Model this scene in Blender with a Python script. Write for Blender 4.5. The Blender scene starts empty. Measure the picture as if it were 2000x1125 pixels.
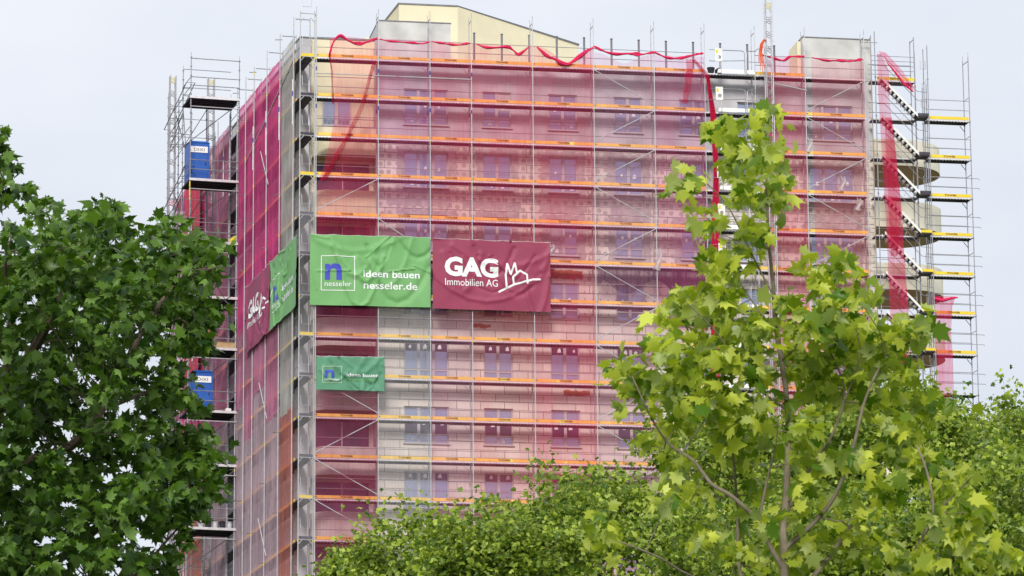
import bpy, math, random
import numpy as np
from mathutils import Matrix, Vector
R = math.radians
rnd = random.Random(7)
scn = bpy.context.scene
col = scn.collection

# ------------------------------------------------------------------ camera
CAMZ = 1.6
cd = bpy.data.cameras.new("camera"); cam = bpy.data.objects.new("camera", cd); col.objects.link(cam)
pit, rol = R(12.92896), R(-0.38096)
Fv = Vector((0, math.cos(pit), math.sin(pit))); Rv = Vector((1, 0, 0)); Uv = Rv.cross(Fv)
R2 = Rv * math.cos(rol) + Uv * math.sin(rol); U2 = -Rv * math.sin(rol) + Uv * math.cos(rol)
M = Matrix((R2, U2, -Fv)).transposed().to_4x4(); M.translation = (0, 0, CAMZ)
cam.matrix_world = M
cd.lens = 151.40; cd.sensor_width = 36; cd.clip_start = .5; cd.clip_end = 5000
cd.dof.use_dof = True; cd.dof.focus_distance = 205; cd.dof.aperture_fstop = 15
scn.camera = cam

# ------------------------------------------------------------------ world, sun, exposure
w = bpy.data.worlds.new("World"); scn.world = w; w.use_nodes = True
nt = w.node_tree; nt.nodes.clear()
N = nt.nodes.new; Lk = nt.links.new
out = N("ShaderNodeOutputWorld"); bg = N("ShaderNodeBackground"); sky = N("ShaderNodeTexSky")
sky.sky_type = 'NISHITA'; sky.sun_disc = False; sky.sun_elevation = R(33); sky.sun_rotation = R(186)
sky.air_density = 1.0; sky.dust_density = 3.0
tc = N("ShaderNodeTexCoord"); mp = N("ShaderNodeMapping"); mp.inputs['Scale'].default_value = (1, 1, 2.2)
no = N("ShaderNodeTexNoise"); no.inputs['Scale'].default_value = 7; no.inputs['Detail'].default_value = 5
cr = N("ShaderNodeValToRGB")
cr.color_ramp.elements[0].position = .3; cr.color_ramp.elements[0].color = (6.7, 7.2, 8.1, 1)
cr.color_ramp.elements[1].position = .7; cr.color_ramp.elements[1].color = (8.3, 8.6, 9.2, 1)
mx = N("ShaderNodeMixRGB"); mx.inputs['Fac'].default_value = .93
Lk(tc.outputs['Generated'], mp.inputs['Vector']); Lk(mp.outputs[0], no.inputs['Vector']); Lk(no.outputs['Fac'], cr.inputs['Fac'])
Lk(sky.outputs[0], mx.inputs[1]); Lk(cr.outputs[0], mx.inputs[2]); Lk(mx.outputs[0], bg.inputs['Color'])
bg.inputs['Strength'].default_value = .11
Lk(bg.outputs[0], out.inputs['Surface'])
sl = bpy.data.lights.new("sun", 'SUN'); sl.energy = 2.8; sl.angle = R(16); sl.color = (1, .96, .9)
so = bpy.data.objects.new("sun", sl); col.objects.link(so)
az = R(186); el = R(33)
sd = Vector((math.sin(az) * math.cos(el), math.cos(az) * math.cos(el), math.sin(el)))
so.rotation_euler = sd.to_track_quat('Z', 'Y').to_euler(); so.location = sd * 300
vs = scn.view_settings; vs.view_transform = 'Standard'; vs.look = 'None'; vs.exposure = 0; vs.gamma = 1
scn.cycles.transparent_max_bounces = 24; scn.cycles.max_bounces = 6; scn.cycles.diffuse_bounces = 3

# ------------------------------------------------------------------ materials
def newmat(name):
    m = bpy.data.materials.new(name); m.use_nodes = True
    return m, m.node_tree, m.node_tree.nodes['Principled BSDF']
def mat(name, c, rough=.6, metal=0., var=.12, scale=3., bump=0., spec=.4):
    m, t, b = newmat(name); n = t.nodes.new; l = t.links.new
    b.inputs['Roughness'].default_value = rough; b.inputs['Metallic'].default_value = metal
    b.inputs['Specular IOR Level'].default_value = spec
    tcn = n("ShaderNodeTexCoord"); nz = n("ShaderNodeTexNoise"); nz.inputs['Scale'].default_value = scale; nz.inputs['Detail'].default_value = 6
    r = n("ShaderNodeValToRGB"); r.color_ramp.elements[0].position = .3; r.color_ramp.elements[1].position = .7
    r.color_ramp.elements[0].color = tuple(x * (1 - var) for x in c) + (1,); r.color_ramp.elements[1].color = tuple(min(1, x * (1 + var)) for x in c) + (1,)
    l(tcn.outputs['Object'], nz.inputs['Vector']); l(nz.outputs['Fac'], r.inputs['Fac']); l(r.outputs[0], b.inputs['Base Color'])
    if bump:
        bp = n("ShaderNodeBump"); bp.inputs['Strength'].default_value = bump; bp.inputs['Distance'].default_value = .02
        l(nz.outputs['Fac'], bp.inputs['Height']); l(bp.outputs[0], b.inputs['Normal'])
    return m
def net_mat(name, c, f, tint=(1, .9, .97), sx=9.):
    """woven debris net: threads scatter and pass light, gaps between threads let it straight through"""
    m = bpy.data.materials.new(name); m.use_nodes = True; t = m.node_tree; t.nodes.clear(); n = t.nodes.new; l = t.links.new
    o = n("ShaderNodeOutputMaterial"); mixs = n("ShaderNodeMixShader"); tr = n("ShaderNodeBsdfTransparent"); tr.inputs[0].default_value = tint + (1,)
    df = n("ShaderNodeBsdfDiffuse"); tl = n("ShaderNodeBsdfTranslucent"); m2 = n("ShaderNodeMixShader"); m2.inputs[0].default_value = .45
    df.inputs[0].default_value = c + (1,); tl.inputs[0].default_value = c + (1,)
    tcn = n("ShaderNodeTexCoord"); mpn = n("ShaderNodeMapping"); mpn.inputs['Scale'].default_value = (sx, sx, .35)
    nz = n("ShaderNodeTexNoise"); nz.inputs['Scale'].default_value = 1.; nz.inputs['Detail'].default_value = 5
    nz2 = n("ShaderNodeTexNoise"); nz2.inputs['Scale'].default_value = .45; nz2.inputs['Detail'].default_value = 3
    mr = n("ShaderNodeMapRange"); mr.inputs['From Min'].default_value = .3; mr.inputs['From Max'].default_value = .7
    mr.inputs['To Min'].default_value = .72; mr.inputs['To Max'].default_value = 1.28
    mr2 = n("ShaderNodeMapRange"); mr2.inputs['From Min'].default_value = .3; mr2.inputs['From Max'].default_value = .7
    mr2.inputs['To Min'].default_value = f * .6; mr2.inputs['To Max'].default_value = f * 1.4
    mu = n("ShaderNodeMath"); mu.operation = 'MULTIPLY'; mu.use_clamp = True
    l(tcn.outputs['Object'], mpn.inputs['Vector']); l(mpn.outputs[0], nz.inputs['Vector']); l(tcn.outputs['Object'], nz2.inputs['Vector'])
    l(nz.outputs['Fac'], mr.inputs['Value']); l(nz2.outputs['Fac'], mr2.inputs['Value']); l(mr.outputs[0], mu.inputs[0]); l(mr2.outputs[0], mu.inputs[1])
    l(mu.outputs[0], mixs.inputs[0]); l(tr.outputs[0], mixs.inputs[1]); l(df.outputs[0], m2.inputs[1]); l(tl.outputs[0], m2.inputs[2])
    l(m2.outputs[0], mixs.inputs[2]); l(mixs.outputs[0], o.inputs['Surface'])
    return m
def block_mat(name, c, dabs=0., dots=0., hz=.4):
    m, t, b = newmat(name); n = t.nodes.new; l = t.links.new
    b.inputs['Roughness'].default_value = .9; b.inputs['Specular IOR Level'].default_value = .2
    tcn = n("ShaderNodeTexCoord"); sep = n("ShaderNodeSeparateXYZ"); cmb = n("ShaderNodeCombineXYZ")
    l(tcn.outputs['Object'], sep.inputs[0]); l(sep.outputs[0], cmb.inputs[0]); l(sep.outputs[2], cmb.inputs[1])
    br = n("ShaderNodeTexBrick"); br.inputs['Scale'].default_value = 1.; br.inputs['Brick Width'].default_value = 1.18; br.inputs['Row Height'].default_value = hz
    br.inputs['Mortar Size'].default_value = .016; br.inputs['Mortar Smooth'].default_value = .3; br.offset = .37; br.offset_frequency = 2
    br.inputs['Color1'].default_value = tuple(x * .92 for x in c) + (1,); br.inputs['Color2'].default_value = tuple(x * 1.08 for x in c) + (1,); br.inputs['Mortar'].default_value = tuple(x * .28 for x in c) + (1,)
    l(cmb.outputs[0], br.inputs['Vector'])
    nz = n("ShaderNodeTexNoise"); nz.inputs['Scale'].default_value = .7; nz.inputs['Detail'].default_value = 9; l(tcn.outputs['Object'], nz.inputs['Vector'])
    r = n("ShaderNodeValToRGB"); r.color_ramp.elements[0].position = .32; r.color_ramp.elements[0].color = (.83, .82, .82, 1); r.color_ramp.elements[1].position = .68; r.color_ramp.elements[1].color = (1, 1, .98, 1)
    l(nz.outputs['Fac'], r.inputs['Fac'])
    mul = n("ShaderNodeMixRGB"); mul.blend_type = 'MULTIPLY'; mul.inputs[0].default_value = 1; l(br.outputs['Color'], mul.inputs[1]); l(r.outputs[0], mul.inputs[2])
    last = mul
    for sc_, rad, k, rn in ((2.4, .3, dabs, .3), (2.6, .085, dots, .15)):
        if k:
            nd = n("ShaderNodeTexNoise"); nd.inputs['Scale'].default_value = 6; l(cmb.outputs[0], nd.inputs['Vector'])
            ad = n("ShaderNodeMixRGB"); ad.blend_type = 'ADD'; ad.inputs[0].default_value = .07 if k == dabs else .0; l(cmb.outputs[0], ad.inputs[1]); l(nd.outputs['Color'], ad.inputs[2])
            vo = n("ShaderNodeTexVoronoi"); vo.voronoi_dimensions = '2D'; vo.inputs['Scale'].default_value = sc_; vo.inputs['Randomness'].default_value = rn
            l(ad.outputs[0], vo.inputs['Vector'])
            mr = n("ShaderNodeMapRange"); mr.inputs['From Min'].default_value = rad * .85; mr.inputs['From Max'].default_value = rad; mr.inputs['To Min'].default_value = k; mr.inputs['To Max'].default_value = 0
            l(vo.outputs['Distance'], mr.inputs['Value'])
            dk = n("ShaderNodeMixRGB"); l(mr.outputs[0], dk.inputs[0]); l(last.outputs[0], dk.inputs[1]); dk.inputs[2].default_value = tuple(x * (.55 if k == dabs else .1) for x in c) + (1,)
            last = dk
    l(last.outputs[0], b.inputs['Base Color'])
    return m
def leaf_mat(name, c1, c2, back, trans=.42):
    m = bpy.data.materials.new(name); m.use_nodes = True; t = m.node_tree; b = t.nodes['Principled BSDF']; n = t.nodes.new; l = t.links.new
    g = n("ShaderNodeNewGeometry"); r = n("ShaderNodeValToRGB"); e = r.color_ramp.elements
    e[0].color = c1 + (1,); e[1].color = c2 + (1,); e[0].position = 0; e[1].position = .86
    k = r.color_ramp.elements.new(1.0); k.color = tuple(min(1, x * 1.25 + .05) for x in c2) + (1,)
    l(g.outputs['Random Per Island'], r.inputs['Fac'])
    bk = n("ShaderNodeMixRGB"); bk.inputs[2].default_value = back + (1,)
    mb = n("ShaderNodeMath"); mb.operation = 'MULTIPLY'; mb.inputs[1].default_value = .55; l(g.outputs['Backfacing'], mb.inputs[0])
    l(mb.outputs[0], bk.inputs[0]); l(r.outputs[0], bk.inputs[1]); l(bk.outputs[0], b.inputs['Base Color'])
    b.inputs['Roughness'].default_value = .38; b.inputs['Specular IOR Level'].default_value = .3
    tl = n("ShaderNodeBsdfTranslucent"); tm = n("ShaderNodeMixRGB"); tm.blend_type = 'MULTIPLY'; tm.inputs[0].default_value = 1; tm.inputs[2].default_value = (1.25, 1.35, .35, 1)
    l(r.outputs[0], tm.inputs[1]); l(tm.outputs[0], tl.inputs[0])
    ms = n("ShaderNodeMixShader"); ms.inputs[0].default_value = trans; l(b.outputs[0], ms.inputs[1]); l(tl.outputs[0], ms.inputs[2])
    l(ms.outputs[0], t.nodes['Material Output'].inputs['Surface'])
    return m

Mt = {}
Mt['galv'] = mat('galvanised steel', (.4, .4, .43), .42, .55, .2, 6)
Mt['white_tube'] = mat('pale zinc tube', (.56, .56, .58), .4, .2, .12, 5)
Mt['rail'] = mat('weathered tube', (.3, .29, .31), .5, .3, .2, 6)
Mt['dark_steel'] = mat('dark oxidised steel', (.2, .2, .22), .5, .4, .25, 6)
Mt['deck'] = mat('deck plank', (.07, .06, .08), .7, .1, .35, 7)
Mt['deck_edge'] = mat('deck edge aluminium', (.72, .7, .72), .4, .4, .15, 8)
Mt['toe'] = mat('toe board yellow', (.88, .58, .11), .55, 0, .1, 3)
Mt['toe2'] = mat('toe board lemon yellow', (.86, .62, .04), .55, 0, .1, 3)
Mt['ink'] = mat('stencil ink', (.07, .015, .01), .7)
Mt['navy'] = mat('blue coupler', (.03, .06, .35), .5)
Mt['yel'] = mat('yellow fitting', (.75, .62, .05), .5)
Mt['whitepanel'] = mat('white lacquered panel', (.82, .82, .78), .5, 0, .06)
Mt['black'] = mat('black rubber', (.025, .025, .035), .6)
Mt['plaster'] = mat('grey base coat', (.56, .55, .57), .9, 0, .17, .8, .2, .2)
Mt['concrete'] = mat('raw concrete', (.6, .6, .58), .9, 0, .16, 1.1, .3, .2)
Mt['cream'] = mat('cream render', (.8, .73, .52), .85, 0, .04, 1.2, 0, .2)
Mt['creamlit'] = mat('cream render brightened against shade', (.95, .9, .74), .85, 0, .03, 1.2, 0, .2)  # cream copy, brightened to offset the stair tower's shade on the right balconies
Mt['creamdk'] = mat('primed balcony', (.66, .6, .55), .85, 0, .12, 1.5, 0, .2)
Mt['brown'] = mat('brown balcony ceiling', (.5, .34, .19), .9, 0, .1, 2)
Mt['interior'] = mat('room interior', (.08, .07, .08), .9)
Mt['dabs'] = block_mat('blocks with adhesive dabs', (.84, .78, .71), dabs=.85)
Mt['dots'] = block_mat('blocks with anchor holes', (.84, .78, .71), dots=.9)
Mt['blocks'] = block_mat('bare sand lime blocks', (.84, .78, .71))
Mt['smear'] = mat('smeared mortar', (.5, .46, .45), .95, 0, .2, 3, .3)
Mt['rust'] = mat('red brick infill', (.42, .16, .08), .9, 0, .2, 4)
Mt['frame'] = mat('window frame', (.55, .52, .52), .5, 0, .05)
Mt['paper'] = mat('white sticker', (.85, .85, .85), .7)
Mt['rolled'] = mat('bundled crimson net', (.7, .015, .1), .8, 0, .3, 14, .4)
Mt['green'] = mat('green tarpaulin', (.17, .4, .14), .55, 0, .07, 1.5, 0, .35)
Mt['green2'] = mat('faded green tarpaulin', (.1, .28, .17), .6, 0, .1, 1.5, 0, .3)
Mt['maroon'] = mat('maroon tarpaulin', (.3, .04, .09), .55, 0, .09, 1.5, 0, .35)
Mt['maroon2'] = mat('faded maroon tarpaulin', (.3, .05, .12), .6, 0, .12, 1.5, 0, .3)
Mt['white'] = mat('white print', (.86, .87, .88), .6, 0, .03)
Mt['pale'] = mat('pale print', (.62, .72, .5), .6, 0, .05)
Mt['blueprint'] = mat('blue print', (.06, .07, .5), .6, 0, .1)
Mt['bluecabin'] = mat('blue cabin plastic', (.02, .11, .45), .45, 0, .1)
Mt['wood'] = mat('raw timber', (.5, .33, .18), .8, 0, .15, 4)
Mt['orange'] = mat('orange cable', (.8, .12, .04), .5)
Mt['bark'] = mat('bark', (.16, .12, .09), .9, 0, .35, 9, .5)
Mt['barkg'] = mat('grey brown bark', (.23, .19, .14), .9, 0, .3, 9, .5)
Mt['tarp'] = net_mat('dark tarpaulin', (.06, .05, .09), .62)
Mt['rag'] = net_mat('white plastic film', (.85, .8, .8), .75)
NET = {
 'pink': net_mat('crimson pink net', (.9, .06, .18), .24, (1, .915, .94)),
 'red': net_mat('deep crimson net', (.5, .08, .17), .27, (.97, .87, .91)),
 'violet': net_mat('violet pink net', (.82, .13, .32), .22, (.985, .92, .975)),
 'lilac': net_mat('lilac net', (.75, .27, .42), .19, (1, .94, .97)),
 'grey': net_mat('pale grey net', (.62, .6, .64), .25, (1, .98, .99)),
 'rose': net_mat('pale rose net', (.88, .15, .23), .18, (1, .93, .945)),
 'Lcrim': net_mat('magenta side net', (.95, .13, .38), .76, (1, .84, .9)),
 'Lpink': net_mat('pink side net', (.9, .34, .52), .7, (1, .9, .95)),
 'Lpale': net_mat('faded mauve side net', (.85, .62, .7), .66, (1, .9, .95)),
 'Lgrey': net_mat('white side net', (.74, .71, .67), .7, (1, .98, .97)),
 'Lorange': net_mat('orange red side net', (.8, .3, .25), .62, (1, .82, .8)),
 'flap': net_mat('loose magenta net', (.85, .03, .17), .42, (1, .88, .93)),
}
gm, gt, gb = newmat('window glass'); gb.inputs['Base Color'].default_value = (.36, .41, .56, 1); gb.inputs['Metallic'].default_value = .45
gb.inputs['Roughness'].default_value = .12; Mt['glass'] = gm
Mt['glass_shade'] = mat('dark glazing and painted shade', (.1, .07, .12), .25, .1)  # dark glazing, also painted shade under roller boxes and in balcony openings

# ------------------------------------------------------------------ mesh builder and object helpers
class MB:
    def __init__(s): s.v = []; s.f = []; s.m = []; s.mats = []
    def mi(s, m):
        if m not in s.mats: s.mats.append(m)
        return s.mats.index(m)
    def add(s, vs_, fs, m='galv'):
        b = len(s.v); k = s.mi(m); s.v += [tuple(p) for p in vs_]; s.f += [tuple(i + b for i in f) for f in fs]; s.m += [k] * len(fs); return s
    def box(s, a, b, m='galv'):
        x0, y0, z0 = a; x1, y1, z1 = b
        V = [(x0, y0, z0), (x1, y0, z0), (x1, y1, z0), (x0, y1, z0), (x0, y0, z1), (x1, y0, z1), (x1, y1, z1), (x0, y1, z1)]
        return s.add(V, [(0, 3, 2, 1), (4, 5, 6, 7), (0, 1, 5, 4), (1, 2, 6, 5), (2, 3, 7, 6), (3, 0, 4, 7)], m)
    def tube(s, pts, r, m='galv', n=6):
        pts = [Vector(p) for p in pts]; rs = r if isinstance(r, (list, tuple)) else [r] * len(pts)
        V = []; F = []; prev = None
        for i, p in enumerate(pts):
            d = (pts[min(i + 1, len(pts) - 1)] - pts[max(i - 1, 0)]).normalized()
            if prev is None: a = d.orthogonal().normalized()
            else:
                a = prev - d * prev.dot(d); a = a.normalized() if a.length > 1e-5 else d.orthogonal().normalized()
            prev = a; bb = d.cross(a)
            for j in range(n):
                t = 2 * math.pi * j / n; V.append(p + (a * math.cos(t) + bb * math.sin(t)) * rs[i])
        for i in range(len(pts) - 1):
            for j in range(n):
                F.append((i * n + j, i * n + (j + 1) % n, (i + 1) * n + (j + 1) % n, (i + 1) * n + j))
        F.append(tuple(range(n))[::-1]); F.append(tuple(range((len(pts) - 1) * n, len(pts) * n)))
        return s.add(V, F, m)
    def poly_prism(s, pts, z0, z1, m):
        n = len(pts); V = [(x, y, z0) for x, y in pts] + [(x, y, z1) for x, y in pts]
        return s.add(V, [tuple(range(n))[::-1], tuple(range(n, 2 * n))] + [(i, (i + 1) % n, n + (i + 1) % n, n + i) for i in range(n)], m)
    def mesh(s, name, off=(0, 0, 0)):
        me = bpy.data.meshes.new(name)
        me.from_pydata([(x - off[0], y - off[1], z - off[2]) for x, y, z in s.v], [], s.f)
        for m in s.mats: me.materials.append(Mt[m] if m in Mt else NET[m])
        me.polygons.foreach_set('material_index', s.m); me.update(); return me

YAW = R(9.909); GZ = -60.0244
FR = Matrix.Translation((-9.5228, 203.4685, 60.0244)) @ Matrix.Rotation(YAW, 4, 'Z')      # front frame: x along the front, y into the house, z up from the top deck
LF = FR @ Matrix.Translation((-.8, 0, 0)) @ Matrix.Rotation(R(5.7), 4, 'Z')              # side frame: x into the house, y along the side
WF = Matrix.Identity(4)
def tag(o, label=None, cat=None, group=None, kind=None):
    if label: o['label'] = label
    if cat: o['category'] = cat
    if group: o['group'] = group
    if kind: o['kind'] = kind
    return o
class Thing:
    def __init__(s, name, label, cat, base, frame=FR, group=None):
        s.base = base; s.e = bpy.data.objects.new(name, None); col.objects.link(s.e)
        s.e.matrix_world = frame @ Matrix.Translation(base); tag(s.e, label, cat, group); s.e.empty_display_size = .3
    def part(s, name, mb, parent=None, label=None, kind=None):
        me = mb if isinstance(mb, bpy.types.Mesh) else mb.mesh(name, s.base)
        o = bpy.data.objects.new(name, me); col.objects.link(o); o.parent = parent or s.e
        return tag(o, label, kind=kind)
def single(name, mb, label, cat, base, frame=FR, group=None, kind=None):
    o = bpy.data.objects.new(name, mb.mesh(name, base)); col.objects.link(o); o.matrix_world = frame @ Matrix.Translation(base)
    return tag(o, label, cat, group, kind)

def text_geo(body, size, bold=0., space=1.):
    c = bpy.data.curves.new('t', 'FONT'); c.body = body; c.size = size; c.offset = bold; c.space_character = space; c.resolution_u = 3
    o = bpy.data.objects.new('t', c); col.objects.link(o)
    me = o.to_mesh(); V = [tuple(v.co) for v in me.vertices]; F = [tuple(p.vertices) for p in me.polygons]
    o.to_mesh_clear(); bpy.data.objects.remove(o); bpy.data.curves.remove(c)
    return V, F
def fit_text(body, width, height, bold=0., x0=0, z0=0):
    V, F = text_geo(body, 1., bold)
    xs = [v[0] for v in V]; ys = [v[1] for v in V]; sx = width / (max(xs) - min(xs)); sz = height / (max(ys) - min(ys))
    return [(x0 + (v[0] - min(xs)) * sx, z0 + (v[1] - min(ys)) * sz) for v in V], F

# ------------------------------------------------------------------ ground
g = MB(); g.add([(-3000, -1500, 0), (3000, -1500, 0), (3000, 4500, 0), (-3000, 4500, 0)], [(0, 1, 2, 3)], 'deck')
Mt['lawn'] = mat('lawn', (.06, .09, .03), .95, 0, .35, .6)
Mt['asphalt'] = mat('asphalt', (.05, .05, .052), .9, 0, .2, 2)
g = MB(); g.add([(-3000, -1500, 0), (3000, -1500, 0), (3000, 4500, 0), (-3000, 4500, 0)], [(0, 1, 2, 3)], 'lawn')
single('ground', g, None, None, (0, 0, 0), WF, kind='structure')
g = MB(); g.add([(-400, -6, .004), (400, -6, .004), (400, 14, .004), (-400, 14, .004)], [(0, 1, 2, 3)], 'asphalt')
single('road', g, None, None, (0, 0, 0), WF, kind='structure')

# ------------------------------------------------------------------ the tower block
house = Thing('apartment_building', 'tall cream and grey apartment tower being renovated behind scaffolding and pink nets', 'building', (0, 0, GZ))
WV = 1.05
WZ = lambda n: -1.14 - 3.2 * n
COLS = [(4.49, 6.69), (8.43, 9.87), (11.75, 13.2), (15.06, 16.49), (18.39, 19.85), (21.36, 22.45), (24.99, 27.29)]
opens = [(a, b, WZ(n) - 1.82, WZ(n)) for (a, b) in COLS for n in range(0, 12)]
def wall_part(u0, u1, z0, z1, m, v=WV):
    us = sorted({u0, u1} | {x for o in opens for x in o[:2] if u0 < x < u1}); zs = sorted({z0, z1} | {x for o in opens for x in o[2:] if z0 < x < z1})
    mb = MB()
    for i in range(len(us) - 1):
        for j in range(len(zs) - 1):
            cu, cz = (us[i] + us[i + 1]) / 2, (zs[j] + zs[j + 1]) / 2
            if any(o[0] < cu < o[1] and o[2] < cz < o[3] for o in opens): continue
            mb.add([(us[i], v, zs[j]), (us[i + 1], v, zs[j]), (us[i + 1], v, zs[j + 1]), (us[i], v, zs[j + 1])], [(0, 1, 2, 3)], m)
    for a, b, c, d in opens:
        c2, d2 = max(c, z0), min(d, z1)
        if a < u0 or b > u1 or d2 <= c2: continue
        q = .17
        mb.add([(a, v, c2), (a, v + q, c2), (a, v + q, d2), (a, v, d2)], [(0, 1, 2, 3)], m); mb.add([(b, v, c2), (b, v + q, c2), (b, v + q, d2), (b, v, d2)], [(3, 2, 1, 0)], m)
        if d2 == d: mb.add([(a, v, d), (b, v, d), (b, v + q, d), (a, v + q, d)], [(0, 3, 2, 1)], m)
        if c2 == c: mb.add([(a, v, c), (b, v, c), (b, v + q, c), (a, v + q, c)], [(0, 1, 2, 3)], m)
    return mb
for z0, z1, m, lb in ((-3.9, .12, 'plaster', 'smooth grey base coated upper wall'), (-10.62, -3.9, 'dabs', 'block wall spotted with adhesive dabs'),
                      (-12.6, -10.62, 'dots', 'block wall with rows of anchor holes'), (-60.02, -12.6, 'blocks', 'bare block wall with open joints')):
    house.part('wall', wall_part(3.22, 28.25, z0, z1, m), label=lb)
core = MB(); core.box((3.22, WV + .3, -60.02), (28.24, 14, .1), 'interior')
core.box((28.25, WV, -60.02), (28.3, 14, .12), 'cream'); core.box((3.22, WV + .01, .12), (28.25, 14, .2), 'concrete')
house.part('structure_core', core)
pb = MB(); pb.box((3.22, WV - .01, .12), (6.84, 4.2, 2.28), 'concrete'); pb.box((3.2, WV - .04, 2.28), (6.87, 4.2, 2.33), 'dark_steel')
house.part('parapet', pb, label='raised grey concrete roof parapet')
pb = MB(); pb.box((24.79, WV - .01, .2), (28.3, 3.2, 2.36), 'concrete'); pb.box((24.6, WV + .35, .2), (24.785, 3.2, 2.25), 'cream'); pb.box((24.76, WV - .04, 2.36), (28.33, 3.2, 2.41), 'dark_steel')
house.part('parapet', pb, label='raised grey concrete roof parapet at the right end')
# penthouse (stair and lift core)
ph = MB(); pts = [(4.68, 4), (7.68, 4), (15.0, 9.95), (15.0, 14), (4.4, 14), (4.2, 10)]
ph.poly_prism(pts, .2, 4.08, 'cream'); ph.poly_prism([(x + (.04 if x > 8 else -.04), y - .04) for x, y in pts], 4.08, 4.15, 'dark_steel')
house.part('penthouse', ph, label='cream rooftop storey with slanting sides')
ph = MB(); ph.poly_prism([(3.0, 4.4), (4.6, 4.2), (4.6, 13), (3.2, 13)], .2, 2.4, 'cream'); house.part('penthouse', ph, label='lower cream rooftop block')
# windows (frame > pane, sill, stickers)
wcache = {}
def window_meshes(wd, kind):
    key = (round(wd, 2), kind)
    if key in wcache: return wcache[key]
    H = 1.82; fr = MB(); pn = MB(); sl_ = MB(); st = []; n = 3 if wd > 2 else (1 if wd < 1.2 else 2); bw = .065
    fr.box((0, 0, 0), (wd, .07, bw), 'frame'); fr.box((0, 0, H - bw), (wd, .07, H), 'frame')
    for i in range(n + 1):
        x = i * wd / n; h = bw * (1 if i in (0, n) else 1.1); a = 0 if i == 0 else (wd - h if i == n else x - h); b = h if i == 0 else (wd if i == n else x + h)
        fr.box((a, .002, bw), (b, .068, H - bw), 'frame')
    fr.box((bw, .004, .42), (wd - bw, .066, .49), 'frame')
    pn.add([(bw, .045, bw), (wd - bw, .045, bw), (wd - bw, .045, H - bw), (bw, .045, H - bw)], [(0, 1, 2, 3)], 'glass')
    if kind == 1:
        for i in range(n): pn.box((bw + i * wd / n, .03, H - .42), ((i + 1) * wd / n - bw, .04, H - bw), 'glass_shade')  # roller box shadow painted as a dark band across the top
    if kind == 2:
        for i in range(n): pn.box((bw + i * wd / n, .03, .5), ((i + 1) * wd / n - bw, .04, 1.0), 'glass_shade')
    if kind == 3: pn.add([(bw + .04, .036, bw), (wd / n - .08, .03, bw), (wd / n - .14, .034, H - bw), (bw + .04, .03, H - bw)], [(0, 1, 2, 3)], 'rag')
    if kind == 4: pn.box((bw + (n - 1) * wd / n, .03, .9), (wd - bw, .04, H - bw), 'frame')
    sl_.box((-.06, -.2, -.06), (wd + .06, .0, -.015), 'frame')
    rr = random.Random(int(wd * 100) + kind)
    for i in range(n):
        x = (i + .5) * wd / n + rr.uniform(-.12, .12); z = rr.choice([.2, .22, .95, 1.0]) if kind != 1 else H - .22
        k = rr.uniform(.06, .1)
        st.append(MB()); st[-1].add([(x - k, .02, z - k), (x + k, .02, z - k * .8), (x + k * .8, .02, z + k * .8), (x + .02, .02, z + k * 1.7), (x - k * .9, .02, z + k * .6)], [(0, 1, 2, 3, 4)], 'paper')
    wcache[key] = [a.mesh(nm) for a, nm in ((fr, 'window'), (pn, 'pane'), (sl_, 'sill'))] + [[a.mesh('sticker') for a in st]]
    return wcache[key]
for ci, (a, b) in enumerate(COLS):
    for n in range(0, 9):
        kind = 1 if n in (4, 6) else (2 if n in (3, 5) else (3 if (ci * 5 + n * 3) % 7 == 2 else (4 if (ci + n * 2) % 5 == 1 else 0)))
        fm, pm, sm, tm = window_meshes(b - a, kind)
        o = house.part('window', fm); o.location = (a, WV + .1, WZ(n) - 1.82 - GZ)
        for nm, me in [('pane', pm), ('sill', sm)] + ([('sticker', q) for q in tm] if ci < 3 or (ci < 6 and n < 6) or n < 4 else []): house.part(nm, me, o)
lowm = MB()
for (a, b) in COLS:
    for n in range(9, 12): lowm.box((a + .01, WV + .12, WZ(n) - 1.8), (b - .01, WV + .16, WZ(n) - .02), 'glass')
house.part('lower_glazing', lowm)
# ragged mortar surrounds, floor band and brick patches
def ragged(u0, u1, z0, z1, amp, seed):
    r = random.Random(seed); P = []
    def edge(ax, ay, bx, by):
        L = math.hypot(bx - ax, by - ay); k = max(2, int(L / .14))
        for i in range(k):
            t = i / k; P.append((ax + (bx - ax) * t + r.uniform(-amp, amp), ay + (by - ay) * t + r.uniform(-amp, amp)))
    edge(u0, z0, u1, z0); edge(u1, z0, u1, z1); edge(u1, z1, u0, z1); edge(u0, z1, u0, z0); return P
for ci, (a, b) in enumerate(COLS):
    for n in (1, 2):
        r_ = random.Random(ci * 9 + n); zt, zb = WZ(n) + .27, WZ(n) - 2.1
        O = ragged(a - .36, b + .36, zb, zt, .06, ci * 7 + n); k = len(O)
        I = []
        for (x, z) in O: I.append((min(max(x, a - .005), b + .005), min(max(z, WZ(n) - 1.825), WZ(n) + .005)))
        mb = MB(); V = [(x, WV - .006, z) for x, z in O] + [(x, WV - .006, z) for x, z in I]
        mb.add(V, [(i, (i + 1) % k, k + (i + 1) % k, k + i) for i in range(k)], 'smear'); house.part('mortar_surround', mb)
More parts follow.
